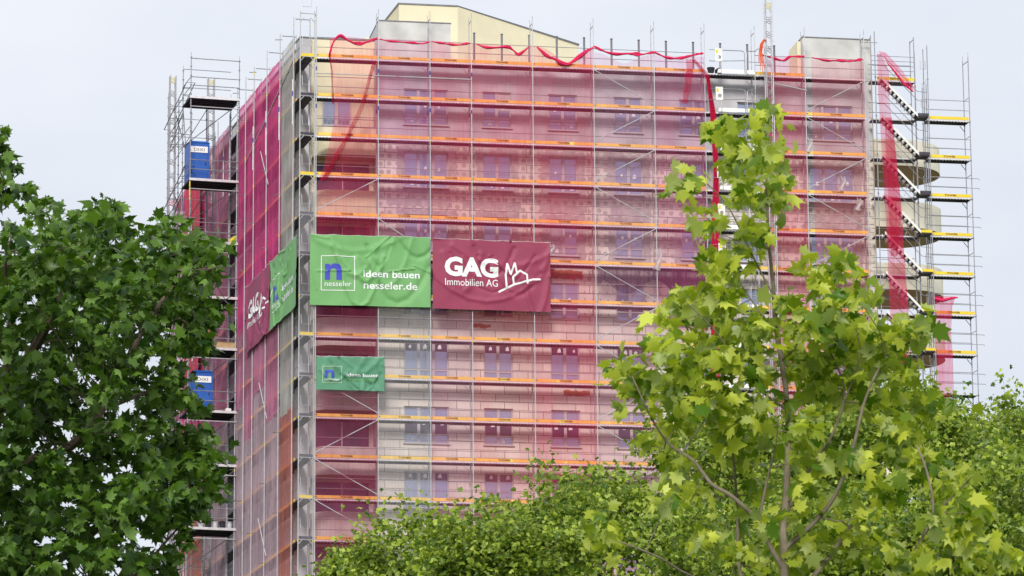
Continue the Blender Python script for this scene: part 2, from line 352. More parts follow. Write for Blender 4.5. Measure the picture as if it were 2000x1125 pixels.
for i, (u0, u1, z0, z1, m) in enumerate(((7.4, 10.3, -7.15, -6.75, 'smear'), (11.3, 13.6, -7.2, -6.8, 'smear'), (14.8, 16.9, -7.2, -6.8, 'smear'), (3.6, 6.9, -7.1, -6.75, 'smear'), (24.7, 27.6, -7.2, -6.85, 'smear'),
        (11.6, 13.4, -11.05 + .5, -10.2 + .1, 'rust'), (7.9, 8.8, -13.15, -12.95, 'rust'), (12.4, 13.7, -16.4, -16.15, 'rust'), (7.7, 9.8, -10.4, -10.1, 'rust'))):
    P = ragged(u0, u1, z0, z1, .05, i + 50); mb = MB(); mb.add([(x, WV - .008, z) for x, z in P], [tuple(range(len(P)))], m); house.part('mortar_patch', mb)
# recessed corner bay on the left with rounded balconies
cb = MB(); cb.box((.0, 2.5, -6.2), (3.3, 3.0, 1.65), 'cream'); cb.box((.0, 2.5, -60.02), (3.3, 3.0, -6.2), 'creamdk'); cb.box((-.05, 2.45, 1.65), (3.35, 3.05, 1.7), 'dark_steel'); cb.box((3.18, WV, -60.02), (3.219, 2.5, 1.2), 'plaster')
house.part('wall', cb, label='recessed cream wall of the corner bay')
def balcony(th, u0, u1, v0, v1, z, m, side=-1, rad=.9, h=1.4):
    P = []
    if side < 0:   # rounded at the lower-u front corner
        for i in range(9):
            a = math.pi / 2 * i / 8; P.append((u0 + rad - rad * math.cos(a), v0 + rad - rad * math.sin(a)))
        P += [(u1, v0), (u1, v1), (u0, v1)]
    else:
        P += [(u0, v1), (u0, v0)]
        for i in range(17):
            a = math.pi * i / 16; hv = (v1 - v0) / 2; P.append((u1 - rad + rad * math.sin(a), v0 + hv - hv * math.cos(a)))
    mb = MB(); n = len(P); cx = sum(p[0] for p in P) / n; cy = sum(p[1] for p in P) / n
    Q = [(cx + (x - cx) * .93, cy + (y - cy) * .93) for x, y in P]
    V = [(x, y, z - h) for x, y in P] + [(x, y, z) for x, y in P] + [(x, y, z) for x, y in Q] + [(x, y, z - h + .2) for x, y in Q]
    F = [(i, (i + 1) % n, n + (i + 1) % n, n + i) for i in range(n)]; mb.add(V, F, m)
    mb.add(V, [(n + i, n + (i + 1) % n, 2 * n + (i + 1) % n, 2 * n + i) for i in range(n)], 'deck_edge')
    mb.add(V, [(2 * n + i, 2 * n + (i + 1) % n, 3 * n + (i + 1) % n, 3 * n + i) for i in range(n)], m)
    mb.add(V, [tuple(range(3 * n, 4 * n))], 'concrete')
    b = th.part('balcony', mb)
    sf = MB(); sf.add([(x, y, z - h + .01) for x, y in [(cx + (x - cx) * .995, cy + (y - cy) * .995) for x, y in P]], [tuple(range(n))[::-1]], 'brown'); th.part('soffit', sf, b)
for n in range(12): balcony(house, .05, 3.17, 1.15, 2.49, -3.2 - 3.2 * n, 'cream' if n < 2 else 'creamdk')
for n in range(10): balcony(house, 28.31, 32.75, 2.6, 7.2, -2.35 - 3.22 * n, 'creamlit', 1, 2.3, 1.35)
for n in range(1, 10):
    mb = MB(); z = -1.55 - 3.2 * n; mb.box((.35, 2.44, z - 1.75), (2.95, 2.497, z), 'glass_shade'); mb.box((1.6, 2.42, z - 1.75), (1.66, 2.439, z), 'frame'); house.part('shaded_opening', mb)  # dark panel stands in for the shade inside the balcony opening
for n in range(1):
    z = -1.75 - 3.2 * n; fm, pm, sm, tm = window_meshes(1.44, 0)
    o = house.part('window', fm); o.location = (.6, 2.42, z - 1.5 - GZ); house.part('pane', pm, o); house.part('sill', sm, o)
# side wing along the left face and the far wing
lw = Thing('side_wing', 'grey concrete side wing of the tower block seen edge on behind magenta nets', 'building', (0, 0, GZ), LF)
m_ = MB(); m_.box((.5, 2.2, -60.02), (1.04, 3.2, 1.6), 'plaster'); m_.box((.46, 2.16, 1.6), (1.06, 3.2, 1.66), 'dark_steel'); m_.box((.8, 3.2, -60.02), (4.4, 32, 1.6), 'plaster'); m_.box((.76, 3.2, 1.6), (4.4, 32.04, 1.66), 'dark_steel'); lw.part('wall', m_)
m_ = MB()
for n in range(8): m_.box((.86, 15.0, -3.6 - 3.2 * n), (.9, 16.2, -2.2 - 3.2 * n), 'glass_shade')
lw.part('shaft_window', m_)

# ------------------------------------------------------------------ roof posts
for i in range(12):
    u = 8.15 + 1.3955 * i; mb = MB(); mb.tube([(u, 1.8, .2), (u, 1.8, 2.05)], .055, 'dark_steel', 10); mb.tube([(u, 1.8, 2.05), (u, 1.8, 2.09)], .065, 'black', 10); mb.box((u - .1, 1.7, .2), (u + .1, 1.9, .22), 'dark_steel')
    ordn = ['first', 'second', 'third', 'fourth', 'fifth', 'sixth', 'seventh', 'eighth', 'ninth', 'tenth', 'eleventh', 'twelfth'][i]
    single('roof_post', mb, 'dark steel post on the flat roof edge, %s counted from the cream rooftop block' % ordn, 'post', (u, 1.8, .2), group='dark posts along the roof edge')

# ------------------------------------------------------------------ front scaffold
BU = [0, 3.07, 5.64, 7.71, 10.78, 13.85, 16.92, 19.49, 22.06, 24.63, 27.70]
NL = 13
fs = Thing('scaffold', 'long steel facade scaffold with orange toe boards across the wide front', 'scaffold', (0, 0, GZ))
TOW = fit_text('TOWER', .62, .1, .03, -.31, -.05)
def toe_mb(L, lettered=True, m='toe'):
    mb = MB(); mb.box((.04, -.015, .01), (L - .04, .015, .165), m)
    mb.box((.04, -.02, .07), (.1, -.0155, .11), 'ink')
    if lettered: mb.add([(L / 2 + x, -.0185, .09 + z) for x, z in TOW[0]], TOW[1], 'ink')
    return mb
def deck_mb(L, d=.68):
    mb = MB()
    for k in range(2):
        y0 = .02 + k * d / 2; mb.box((.03, y0, -.05), (L - .03, y0 + d / 2 - .015, -.005), 'deck')
        mb.box((.03, y0 + .0, -.085), (L - .03, y0 + .03, -.0505), 'deck'); mb.box((.03, y0 + d / 2 - .045, -.085), (L - .03, y0 + d / 2 - .015, -.0505), 'deck')
    mb.box((.03, .0, -.075), (L - .03, .018, -.012), 'deck_edge')
    for i in range(int(L / .16)): mb.box((.1 + i * .16, .015, -.105), (.16 + i * .16, .022, -.09), 'deck_edge')
    return mb
def rail_mb(L, hs=(.5, 1.0), m='rail', r=.017):
    mb = MB()
    for h in hs: mb.tube([(0, 0, h), (L, 0, h)], r, m, 5)
    return mb
mcache = {}
def cached(key, fn):
    if key not in mcache: mcache[key] = fn().mesh(key[0])
    return mcache[key]
def bay_bits(th, u0, u1, z, v=0., lettered=True, toe='toe', rails=True, deck=True, toeb=True, toplabel=None):
    L = round(u1 - u0, 2); loc = (u0 - th.base[0], v - th.base[1], z - th.base[2])
    if deck: o = th.part('deck', cached(('deck', L), lambda: deck_mb(L))); o.location = loc
    if toeb: o = th.part('toe_board', cached(('toe_board', L, toe, lettered), lambda: toe_mb(L, lettered, toe))); o.location = loc
    if rails: o = th.part('guard_rail', cached(('guard_rail', L), lambda: rail_mb(L))); o.location = loc
rest = MB()
def rest_bay(u0, u1, z):
    mb = deck_mb(u1 - u0); rest.v += [(x + u0, y, q + z) for x, y, q in mb.v] if False else []
    b = len(rest.v)
    for src in (mb, toe_mb(u1 - u0), rail_mb(u1 - u0)):
        for mi_, m in enumerate(src.mats):
            fsx = [f for f, k in zip(src.f, src.m) if k == mi_]; rest.add([(x + u0, y, q + z) for x, y, q in src.v], fsx, m)
for k in range(NL):
    for b in range(10):
        u0, u1 = BU[b], BU[b + 1]; z = -2. * k
        if b == 7: continue
        if (b >= 5 and k >= 10) or (b >= 8 and k >= 9) or (b in (3, 4) and k == 12): rest_bay(u0, u1, z); continue
        tb = 'toe' if not (b == 0 and k < 3) else 'toe'
        bay_bits(fs, u0, u1, z, toe=tb, toeb=not (b == 9 and k == 0), lettered=(k + b * 3) % 17 != 5)
for k in range(NL, 30, 2):
    for b in range(10): rest_bay(BU[b], BU[b + 1], -2. * k)
fs.part('lower_lifts', rest, kind='stuff')
# hoist bay: plain decks with white ramp boards
def ramp():
    mb = MB(); mb.add([(.62, -.12, 0), (2.55, -.12, 0), (2.5, -.02, .22), (.7, -.02, .22), (.62, -.1, 0), (2.55, -.1, 0), (2.5, 0, .22), (.7, 0, .22)], [(0, 1, 2, 3), (7, 6, 5, 4), (0, 4, 5, 1), (3, 2, 6, 7), (0, 3, 7, 4), (1, 5, 6, 2)], 'whitepanel'); return mb
for k in range(10):
    bay_bits(fs, BU[7], BU[8], -2. * k, toeb=False, rails=False)
    o = fs.part('ramp', cached(('ramp',), ramp)); o.location = (BU[7], 0, -2. * k - GZ)
# posts: outer and inner standards, joined by a transom each lift
blue = {0: [(-.35, -1.7), (-3.2, -4.1)], }
for i, u in enumerate(BU):
    for v, top in ((0, 2.28), (.73, 2.28)):
        mb = MB(); mt_ = 'white_tube' if v == 0 else 'galv'
        mb.tube([(u, v, GZ), (u, v, top)], .022 if v == 0 else .019, mt_, 8)
        for k in range(0, 30): mb.tube([(u, v, -2. * k - .12), (u, v, -2. * k - .04)], .029, 'galv' if (i * 3 + k) % 4 else 'yel', 6)
        if i in (0, 1, 2, 3): mb.tube([(u, v, -.5), (u, v, -.7)], .032, 'navy', 6); mb.tube([(u, v, -2.4), (u, v, -2.6)], .032, 'navy', 6)
        mb.tube([(u, v, top), (u, v, top + .28)], .012, 'galv', 5)
        fs.part('standard', mb)
    mb = MB(); mb.tube([(u, 0, 2.2), (u, .73, 2.2)], .022, 'galv')
    for k in range(0, 30):
        mb.tube([(u, 0, -2. * k - .06), (u, .73, -2. * k - .06)], .022, 'galv', 5); mb.tube([(u, .73, -2. * k - .45), (u - .28, .78, -2. * k - .12)], .014, 'galv', 4)
        mb.tube([(u, .7, -2. * k - .12), (u, 1.06, -2. * k - .14)], .016, 'galv', 4)
    fs.part('transom', mb)
for b, seq in ((0, '...r/\\..\\/\\/\\\\/'), (5, '\\//\\/\\/\\/\\/'), (9, '/\\/\\/\\/\\/')):
    for k, ch in enumerate(seq):
        if ch == '.': continue
        u0, u1 = BU[b] + .03, BU[b + 1] - .03; zt, zb = -2. * k - .1, -2. * k - 1.75
        if b == 0: ch = {0: '', 1: '', 2: '\\', 3: '/', 4: '', 5: '', 6: '\\', 7: '/', 8: '\\', 9: '/', 10: '\\', 11: '\\', 12: '/'}.get(k, '')
        if not ch: continue
        mb = MB()
        if ch == '\\': mb.tube([(u0, -.035, zt), (u1, -.035, zb)], .022, 'white_tube', 6)
        else: mb.tube([(u0, -.035, zb), (u1, -.035, zt)], .022, 'white_tube', 6)
        fs.part('brace', mb)
mb = MB(); mb.tube([(BU[1] + .03, -.035, -8.1), (BU[2] - .03, -.035, -9.8)], .022, 'white_tube', 6); fs.part('brace', mb)
mb = MB(); mb.tube([(22.3, -.05, -.28), (24.7, -.05, -.72)], .026, 'white_tube', 6); fs.part('brace', mb)
mb = MB(); mb.tube([(0, -.04, -.85), (BU[3], -.04, -.85)], .026, 'white_tube', 6); fs.part('ledger', mb, label='thick white horizontal tube')
mb = MB()   # lattice girder in corner bay
mb.tube([(.05, .06, -3.1), (3.0, .06, -3.1)], .02); mb.tube([(.05, .06, -3.5), (3.0, .06, -3.5)], .02)
for i in range(8): mb.tube([(.1 + i * .36, .06, -3.5), (.28 + i * .36, .06, -3.1), (.46 + i * .36, .06, -3.5)], .012, 'white_tube', 4)
fs.part('girder', mb)

# ------------------------------------------------------------------ nets
def net_grid(mb, pts_fn, nu, nz, m):
    """pts_fn(a,b) with a,b in 0..1 -> 3D"""
    V = [pts_fn(i / nu, j / nz) for j in range(nz + 1) for i in range(nu + 1)]
    F = [(j * (nu + 1) + i, j * (nu + 1) + i + 1, (j + 1) * (nu + 1) + i + 1, (j + 1) * (nu + 1) + i) for j in range(nz) for i in range(nu)]
    mb.add(V, F, m)
NG = 'debris nets hung on the front scaffold'
def front_net(u0, u1, zt, zb, m, label, seed=0, left=None, top=None, v=-.042):
    mb = MB(); r = random.Random(seed); ph_ = [r.uniform(0, 6) for _ in range(4)]
    def f(a, b):
        z1_ = top(a) if top else zt; z = z1_ + (zb - z1_) * b
        ul = left(z) if left else u0; u = ul + (u1 - ul) * a
        d = .03 * math.sin(a * 9 + ph_[0] + z * .25) + .02 * math.sin(a * 23 + ph_[1] + z * .6) + .02 * math.sin(z * 3.1 + ph_[2]) * math.sin(a * 3.14)
        return (u, v + d * math.sin(math.pi * a) * .6, z)
    net_grid(mb, f, 14, max(4, int(abs(zt - zb) * 1.2)), m)
    single('debris_net', mb, label, 'net', (u0, v, zb), group=NG)
def leftedge(z):
    pts = [(.9, .62), (-.2, .72), (-2.2, .95), (-4.0, .75), (-5.6, .35), (-6.6, .05), (-9.2, .03)]
    for (a, ua), (b, ub) in zip(pts, pts[1:]):
        if b <= z <= a: return ua + (ub - ua) * (a - z) / (a - b)
    return .62 if z > .9 else .03
front_net(.03, 3.03, .6, -9.3, 'pink', 'crimson net with a slanting free left edge over the cream corner bay', 1, left=leftedge, top=lambda a: .95 + .25 * math.sin(a * 3) * (1 - a))
front_net(.03, 3.03, -9.3, -27, 'red', 'dark crimson net over the balconies below the large green banner', 2)
front_net(3.1, 5.61, 1.05, -9.0, 'violet', 'violet pink net over the bay between the corner bay and the maroon banner, upper half', 3)
front_net(3.1, 5.61, -12.4, -27, 'grey', 'pale grey net beside the small green banner', 4)
front_net(5.67, 7.68, 1.05, -9.2, 'pink', 'narrow pink net above the left half of the maroon banner', 5)
front_net(5.67, 7.68, -12.5, -27, 'lilac', 'narrow pale mauve net under the left half of the maroon banner', 6)
front_net(7.74, 10.75, .95, -9.2, 'pink', 'pink net above the right half of the maroon banner', 7, top=lambda a: 1.0 - .45 * math.exp(-((a - .72) / .14) ** 2))
front_net(7.74, 10.75, -12.5, -27, 'rose', 'rose net under the right half of the maroon banner', 8)
front_net(10.81, 13.82, .95, -27, 'pink', 'tall crimson net right beside the maroon banner, under the sagging roll', 9, top=lambda a: 1.0 - .75 * math.exp(-((a - .55) / .25) ** 2))
front_net(13.88, 16.89, .7, -27, 'lilac', 'pale net crossed by white zigzag braces', 10, top=lambda a: .8 - .5 * math.exp(-((a - .5) / .25) ** 2))
front_net(16.95, 19.46, .8, -13.2, 'violet', 'mauve net ending left of the open hoist bay', 11)
front_net(22.5, 24.6, .95, -27, 'pink', 'pink net right beside the hoist mast', 12)
front_net(24.95, 27.67, .9, -27, 'rose', 'pink net at the right end of the wide front', 13)
front_net(-.8, -.03, -7.6, -27, 'grey', 'ragged grey net over the narrow corner tower', 14, top=lambda a: -7.7 + .9 * a * a)

def roll(name, pts, rad, label, seed, frame=FR, group='rolled up net along the top rail', m='rolled', nseg=36, n=7, cat='rolled net'):
    r = random.Random(seed); P = [Vector(p) for p in pts]; out_ = []; rs = []
    T = len(P) - 1
    for i in range(nseg + 1):
        t = i / nseg * T; k = min(int(t), T - 1); f = t - k
        p0, p1, p2, p3 = P[max(k - 1, 0)], P[k], P[k + 1], P[min(k + 2, T)]
        q = .5 * ((2 * p1) + (-p0 + p2) * f + (2 * p0 - 5 * p1 + 4 * p2 - p3) * f * f + (-p0 + 3 * p1 - 3 * p2 + p3) * f ** 3)
        q += Vector((0, r.uniform(-1, 1), r.uniform(-1, 1))) * (rad if not isinstance(rad, list) else rad[0]) * .1
        out_.append(q); rad_i = rad[min(k, len(rad) - 1)] * (1 - f) + rad[min(k + 1, len(rad) - 1)] * f if isinstance(rad, list) else rad
        rs.append(rad_i * (1.15 + .35 * math.sin(i * .55 + seed) + r.uniform(-.08, .08)) * (.35 + .65 * math.sin(math.pi * min(1, max(0, (i + 1) / (nseg + 2)))) ** .5))
    mb = MB(); mb.tube(out_, rs, m, n)
    # loose strands twisted round the bundle
    for s_ in range(2):
        ph_ = r.uniform(0, 6); Q = [q + Vector((0, -.5, .6 * math.cos(i * .5 + ph_))) * rs[i] + Vector((0, 0, .5 * math.sin(i * .37 + ph_))) * rs[i] for i, q in enumerate(out_)]
        mb.tube(Q, [x * .55 for x in rs], m, 5)
    return single(name, mb, label, cat, tuple(P[0]), frame, group)
roll('rolled_net', [(.62, -.05, -.0), (.8, -.05, .7), (1.15, -.06, 1.1), (1.6, -.06, .85), (2.1, -.06, .72), (2.6, -.05, .88), (3.0, -.05, 1.05)], .06, 'crimson net bundle arched over the cream corner bay', 1)
roll('rolled_net', [(3.15, -.05, 1.02), (3.6, -.06, .93), (4.4, -.06, .9), (5.2, -.06, .87), (5.6, -.05, .98)], .04, 'thin crimson bundle in front of the grey concrete parapet', 2)
roll('rolled_net', [(5.75, -.05, 1.0), (6.3, -.06, .93), (7.0, -.06, .88), (7.65, -.05, 1.0)], .045, 'short crimson bundle left of the first dark roof post', 3)
roll('rolled_net', [(7.95, -.05, .98), (8.4, -.07, .82), (8.9, -.07, .82), (9.5, -.07, .88), (9.8, -.07, .72), (10.1, -.06, .52), (10.6, -.05, .95)], .06, 'crimson bundle crossing the second dark roof post', 4)
roll('rolled_net', [(11.0, -.05, .95), (11.5, -.07, .5), (11.9, -.08, .35), (12.4, -.08, .1), (12.8, -.08, .28), (13.4, -.06, .75), (13.82, -.05, 1.05)], .08, 'thick crimson bundle sagging deep between two posts', 5)
roll('rolled_net', [(13.86, -.05, 1.12), (14.3, -.07, .9), (14.9, -.07, .75), (15.6, -.07, .8), (16.2, -.07, .78), (16.9, -.05, .92)], .06, 'crimson bundle hooked high over a post above the zigzag braces', 6)
roll('rolled_net', [(16.9, -.05, .95), (17.6, -.06, .68), (18.3, -.06, .7), (19.4, -.05, 1.0)], .055, 'crimson bundle at the top left of the open hoist bay', 7)
roll('rolled_net', [(22.4, -.05, 1.02), (22.9, -.06, .92), (23.5, -.06, .78), (23.9, -.05, 1.0), (24.6, -.05, 1.04)], .055, 'crimson bundle right of the hoist mast', 8)
roll('rolled_net', [(25.0, -.05, 1.0), (25.7, -.06, .88), (26.3, -.06, .9), (27.0, -.06, .9), (27.6, -.05, 1.02)], .05, 'scalloped crimson bundle before the right concrete parapet', 9)
GG = 'gathered nets hanging down'
def gather(pts, w0, w1, m, label, frame=FR, seed=0, n=9):
    """a pleated hanging strip following pts, pleats zigzag in depth"""
    r = random.Random(seed); P = [Vector(p) for p in pts]; mb = MB(); rows = 20; nu = n * 2; V = []
    ph_ = r.uniform(0, 6)
    for j in range(rows + 1):
        t = j / rows * (len(P) - 1); k = min(int(t), len(P) - 2); q = P[k].lerp(P[k + 1], t - k); w_ = w0 + (w1 - w0) * j / rows
        w_ *= 1 + .15 * math.sin(j * .9 + ph_)
        for i in range(nu + 1):
            a = i / nu - .5; V.append((q.x + a * w_, q.y - .03 - .07 * (i % 2) * (1 + .4 * math.sin(i * 2.1 + j * .4)), q.z + .02 * math.sin(i + j)))
    F = [(j * (nu + 1) + i, j * (nu + 1) + i + 1, (j + 1) * (nu + 1) + i + 1, (j + 1) * (nu + 1) + i) for j in range(rows) for i in range(nu)]
    mb.add(V, F, m); return single('gathered_net', mb, label, 'net', tuple(P[-1]), frame, GG)
gather([(2.85, -.06, -.2), (2.2, -.08, -2.6), (1.3, -.08, -4.5), (.3, -.06, -6.3)], .16, .3, 'flap', 'red gathered net slanting down across the cream corner bay', seed=1)
gather([(.62, -.06, .2), (.75, -.07, -.8), (.82, -.07, -2.4)], .05, .12, 'flap', 'thin red net edge hanging straight in the cream corner bay', seed=2)
gather([(18.75, -.1, .85 - .25), (18.6, -.12, -.6), (18.4, -.12, -1.7)], .4, .3, 'flap', 'short crimson net twist hanging by the top of the hoist bay', seed=3)
gather([(18.9, -.1, .6), (19.5, -.1, -.1), (19.62, -.12, -.3)], .2, .3, 'flap', 'crimson net flap pulled towards the hoist bay post', seed=4)
gather([(19.6, -.12, -.2), (19.85, -.12, -2.2), (19.95, -.12, -5), (19.85, -.12, -8), (19.8, -.12, -11), (19.75, -.12, -15.7)], .22, .42, 'rolled', 'long crimson net bundle hanging down beside the open hoist bay', seed=5)
gather([(18.6, -.1, -11.0), (18.9, -.1, -12.0), (19.3, -.1, -13.2)], .5, .3, 'flap', 'loose mauve net tail behind the plane tree', seed=6)
# dark tarpaulin under the sixth lift
mb = MB(); net_grid(mb, lambda a, b: (13.95 + 5.4 * a, .02 + .04 * math.sin(a * 17), -10.15 - b * (.55 + .75 * math.sin(a * 6.28 * .95) ** 2 + (.3 if a < .03 else 0))), 40, 6, 'tarp')
single('tarpaulin', mb, 'dark blue tarpaulin slung under the deck right of the maroon banner', 'tarpaulin', (13.95, 0, -11.5))
for i, (u, z, h, lb) in enumerate(((24.75, -3.2, .7, 'white plastic rag tied to a post right of the hoist mast'), (26.4, -5.1, .7, 'white film knotted on a brace before a right end window'),
                                (27.2, -6.2, .6, 'pale film draped over an orange toe board at the right end'), (16.98, -9.1, 1.1, 'long white film strip beside the dark tarpaulin'),
                                (11.62, -9.1, .45, 'pink white rag at the top right corner of the maroon banner'))):
    mb = MB(); r_ = random.Random(i)
    net_grid(mb, lambda a, b: (u + (a - .5) * (.18 + .2 * b) + .08 * math.sin(b * 5), -.07 - .06 * math.sin(a * 9 + b * 3), z - b * h + .05 * math.sin(a * 7)), 6, 6, 'rag')
    single('plastic_rag', mb, lb, 'rag', (u, 0, z - h), group='plastic rags caught on the scaffold')

# ------------------------------------------------------------------ banners
def seg_d(px, pz, a, b):
    ax, az_ = a; bx, bz = b; dx, dz = bx - ax, bz - az_; t = max(0, min(1, ((px - ax) * dx + (pz - az_) * dz) / (dx * dx + dz * dz + 1e-9)))
    return math.hypot(px - ax - dx * t, pz - az_ - dz * t), t
def folds(W, H, seed, n=9):
    r = random.Random(seed); L = []
    for i in range(n):   # curved folds hanging between fixing points
        xa, xb = sorted((r.uniform(-.1, 1.1) * W, r.uniform(-.1, 1.1) * W)); sag = r.uniform(.3, 1.1) * H * .7; z0 = H * r.uniform(.45, 1.1)
        P = [(xa + (xb - xa) * t / 6, z0 - sag * (1 - (2 * t / 6 - 1) ** 2)) for t in range(7)]
        L.append((P, r.uniform(.035, .075) * r.choice((1, 1, -1)), r.uniform(.06, .17)))
    for i in range(n):
        cx = r.choice((0, W, W * .33, W * .66)); cz = r.choice((H, H, H * .5, 0)); a = r.uniform(0, 6.28); l_ = r.uniform(.6, 1.6)
        L.append(([(cx, cz), (cx + l_ * math.cos(a), cz + l_ * math.sin(a))], r.uniform(.025, .06), r.uniform(.04, .09)))
    def f(x, z):
        s_ = .03 * math.sin(x * 1.9 + seed) * math.sin(z * 1.3 + 1)
        for P, am, wd in L:
            best = min(seg_d(x, z, P[i], P[i + 1])[0] for i in range(len(P) - 1)); s_ += am * math.exp(-(best / wd) ** 2)
        return s_
    return f
def banner(label, origin, W, H, m, frame, along, out_v, seed, art, skew=(0, 0, 0, 0), group='advertising banners tied to the scaffold'):
    """along: unit vector of x; out_v: unit vector towards the viewer; skew = z offsets of corners (bl, br, tl, tr)"""
    f = folds(W, H, seed); A = Vector(along); O = Vector(origin); N_ = Vector(out_v)
    def pos(x, z, lift=0.):
        a = x / W; b = z / H; dz = skew[0] * (1 - a) * (1 - b) + skew[1] * a * (1 - b) + skew[2] * (1 - a) * b + skew[3] * a * b
        sag = -.03 * abs(math.sin(a * math.pi * 5)) * b
        return tuple(O + A * x + N_ * (f(x, z) + .05 + lift) + Vector((0, 0, z + dz + sag)))
    mb = MB(); nx, nz_ = int(W / .055), int(H / .055)
    V = [pos(W * i / nx, H * j / nz_) for j in range(nz_ + 1) for i in range(nx + 1)]
    mb.add(V, [(j * (nx + 1) + i, j * (nx + 1) + i + 1, (j + 1) * (nx + 1) + i + 1, (j + 1) * (nx + 1) + i) for j in range(nz_) for i in range(nx)], m)
    th = Thing('banner', label, 'banner', tuple(O), frame, group)
    th.part('cloth', mb); 
    for nm, pieces in art:
        pm = MB()
        for V2, F2, m2 in pieces:
            V3 = list(V2); F3 = []
            # cut long triangles so print follows the folds
            for fc in F2:
                tri = [(fc[0], fc[i], fc[i + 1]) for i in range(1, len(fc) - 1)]
                stack = tri
                while stack:
                    a, b, c = stack.pop(); pa, pb_, pc = V3[a], V3[b], V3[c]
                    e = [(math.dist(pa, pb_), a, b, c), (math.dist(pb_, pc), b, c, a), (math.dist(pc, pa), c, a, b)]; e.sort(reverse=True)
                    if e[0][0] > .14:
                        _, i, j, k = e[0]; V3.append(((V3[i][0] + V3[j][0]) / 2, (V3[i][1] + V3[j][1]) / 2)); q = len(V3) - 1; stack += [(i, q, k), (q, j, k)]
                    else: F3.append((a, b, c))
            pm.add([pos(x, z, .014) for x, z in V3], F3, m2)
        th.part(nm, pm)
    ro = MB(); ro.tube([pos(W * i / 20, H, -.01) for i in range(21)], .012, 'whitepanel', 4); th.part('rope', ro)
    for x in [W * i / 8 for i in range(9)]: pass
    return th
def stroke(pts, wd):
    V = []; F = []
    for (x0, z0), (x1, z1) in zip(pts, pts[1:]):
        d = math.hypot(x1 - x0, z1 - z0); nx, nz_ = -(z1 - z0) / d * wd / 2, (x1 - x0) / d * wd / 2; b = len(V)
        V += [(x0 + nx, z0 + nz_), (x1 + nx, z1 + nz_), (x1 - nx, z1 - nz_), (x0 - nx, z0 - nz_)]; F.append((b, b + 3, b + 2, b + 1))
    for (x, z) in pts:
        b = len(V); V += [(x + math.cos(a * math.pi / 4) * wd / 2, z + math.sin(a * math.pi / 4) * wd / 2) for a in range(8)]; F.append(tuple(range(b, b + 8)))
    return V, F
def T(body, x0, z0, wd, h, m, bold=0.): V, F = fit_text(body, wd, h, bold, x0, z0); return (V, F, m)
def n_art(W, H, m_box='white', m_txt='white', small=False):
    k = W / 5.9; s_ = H / 3.5
    bx0, bz0, bx1, bz1 = .55 * k, .75 * s_, 2.18 * k, 2.45 * s_
    box_ = [(bx0, bz0), (bx1, bz0), (bx1, bz1), (bx0, bz1), (bx0, bz0)]
    ar = [(1.34 + .2 * math.cos(a * math.pi / 8), 1.7 + .23 * math.sin(a * math.pi / 8)) for a in range(9)]
    nV, nF = stroke([(x * k, z * s_) for x, z in [(1.44 + .0, 1.29), (1.44, 1.72)]], .02); P_o = [(.73, 1.27), (.98, 1.27), (.98, 1.66), (1.03, 1.78), (1.14, 1.84), (1.24, 1.8), (1.29, 1.68), (1.29, 1.27), (1.55, 1.27), (1.55, 1.74), (1.5, 1.92), (1.4, 2.03), (1.24, 2.08), (1.1, 2.05), (.98, 1.96), (.96, 2.05), (.73, 2.05)]
    nV = [(x * k, z * s_) for x, z in P_o]; nF = [(0, 1, 2, 14), (0, 14, 15, 16), (2, 3, 13, 14), (3, 4, 12, 13), (4, 5, 11, 12), (5, 6, 10, 11), (6, 9, 10), (6, 7, 8, 9)]
    return [('print', [stroke(box_, .035 * k) + (m_box,), T('nesseler', .72 * k, .95 * s_, 1.3 * k, .26 * s_, m_txt, .0),
             T('ideen bauen', 2.6 * k, 1.42 * s_, 2.78 * k, .36 * s_, m_txt, .016)] + ([T('nesseler.de', 2.62 * k, .85 * s_, 2.65 * k, .36 * s_, m_txt, .016)] if not small else [T('nesseler.de', 2.62 * k, .98 * s_, 2.65 * k, .28 * s_, 'green', .02)])),
            ('emblem', [(nV, nF, 'blueprint')])]
def gag_art(W, H):
    k = W / 5.8; s_ = H / 3.5; X = lambda x: (x - 845) / 39.6 * k; Z = lambda x, y: (606 - y + (x - 845) * .032) / 39.6 * s_ * 1.0
    q = lambda L: [(X(x), Z(x, y)) for x, y in L]
    px = lambda a: 830 + a[0] / 7.692; py = lambda a: 460 + a[1] / 7.692
    c = lambda L: q([(px(a), py(a)) for a in L])
    house_ = [c([(1225, 810), (1210, 620), (1235, 440), (1285, 600), (1345, 430), (1375, 570)]), c([(1335, 760), (1320, 640), (1425, 545), (1530, 610), (1535, 740)]), c([(1110, 870), (1225, 810), (1335, 755), (1530, 710), (1620, 680), (1725, 680)])]
    return [('print', [T('GAG', X(868), Z(868, 542), (X(973) - X(868)), .98 * s_, 'white', .045), T('Immobilien AG', X(869), Z(869, 560), X(972) - X(869), .36 * s_, 'white', .0)]),
            ('emblem', [stroke(L, .095 * k) + ('white',) for L in house_])]
banner('large light green banner with white lettering on the front scaffold', (-.3, -.13, -12.53), 5.9, 3.5, 'green', FR, (1, 0, 0), (0, -1, 0), 3, n_art(5.9, 3.5), (0, .05, .02, .07))
banner('large maroon banner with thick white lettering and house emblem on the front', (5.72, -.13, -12.52), 5.82, 3.52, 'maroon', FR, (1, 0, 0), (0, -1, 0), 8, gag_art(5.82, 3.52), (0, 0, .0, -.02))
banner('small faded green banner with blue letter hanging below the large one', (.02, -.13, -16.7), 3.33, 1.64, 'green2', FR, (1, 0, 0), (0, -1, 0), 13, n_art(3.33, 1.64, 'pale', 'white', True), (0, 0, 0, .06))
banner('oblique green banner on the side scaffold next to the corner tower', (-.14, 5.6, -12.6), 5.75, 3.5, 'green', LF, (0, -1, 0), (-1, 0, 0), 21, n_art(5.75, 3.5), (0, 0, 0, 0), 'advertising banners on the side scaffold')
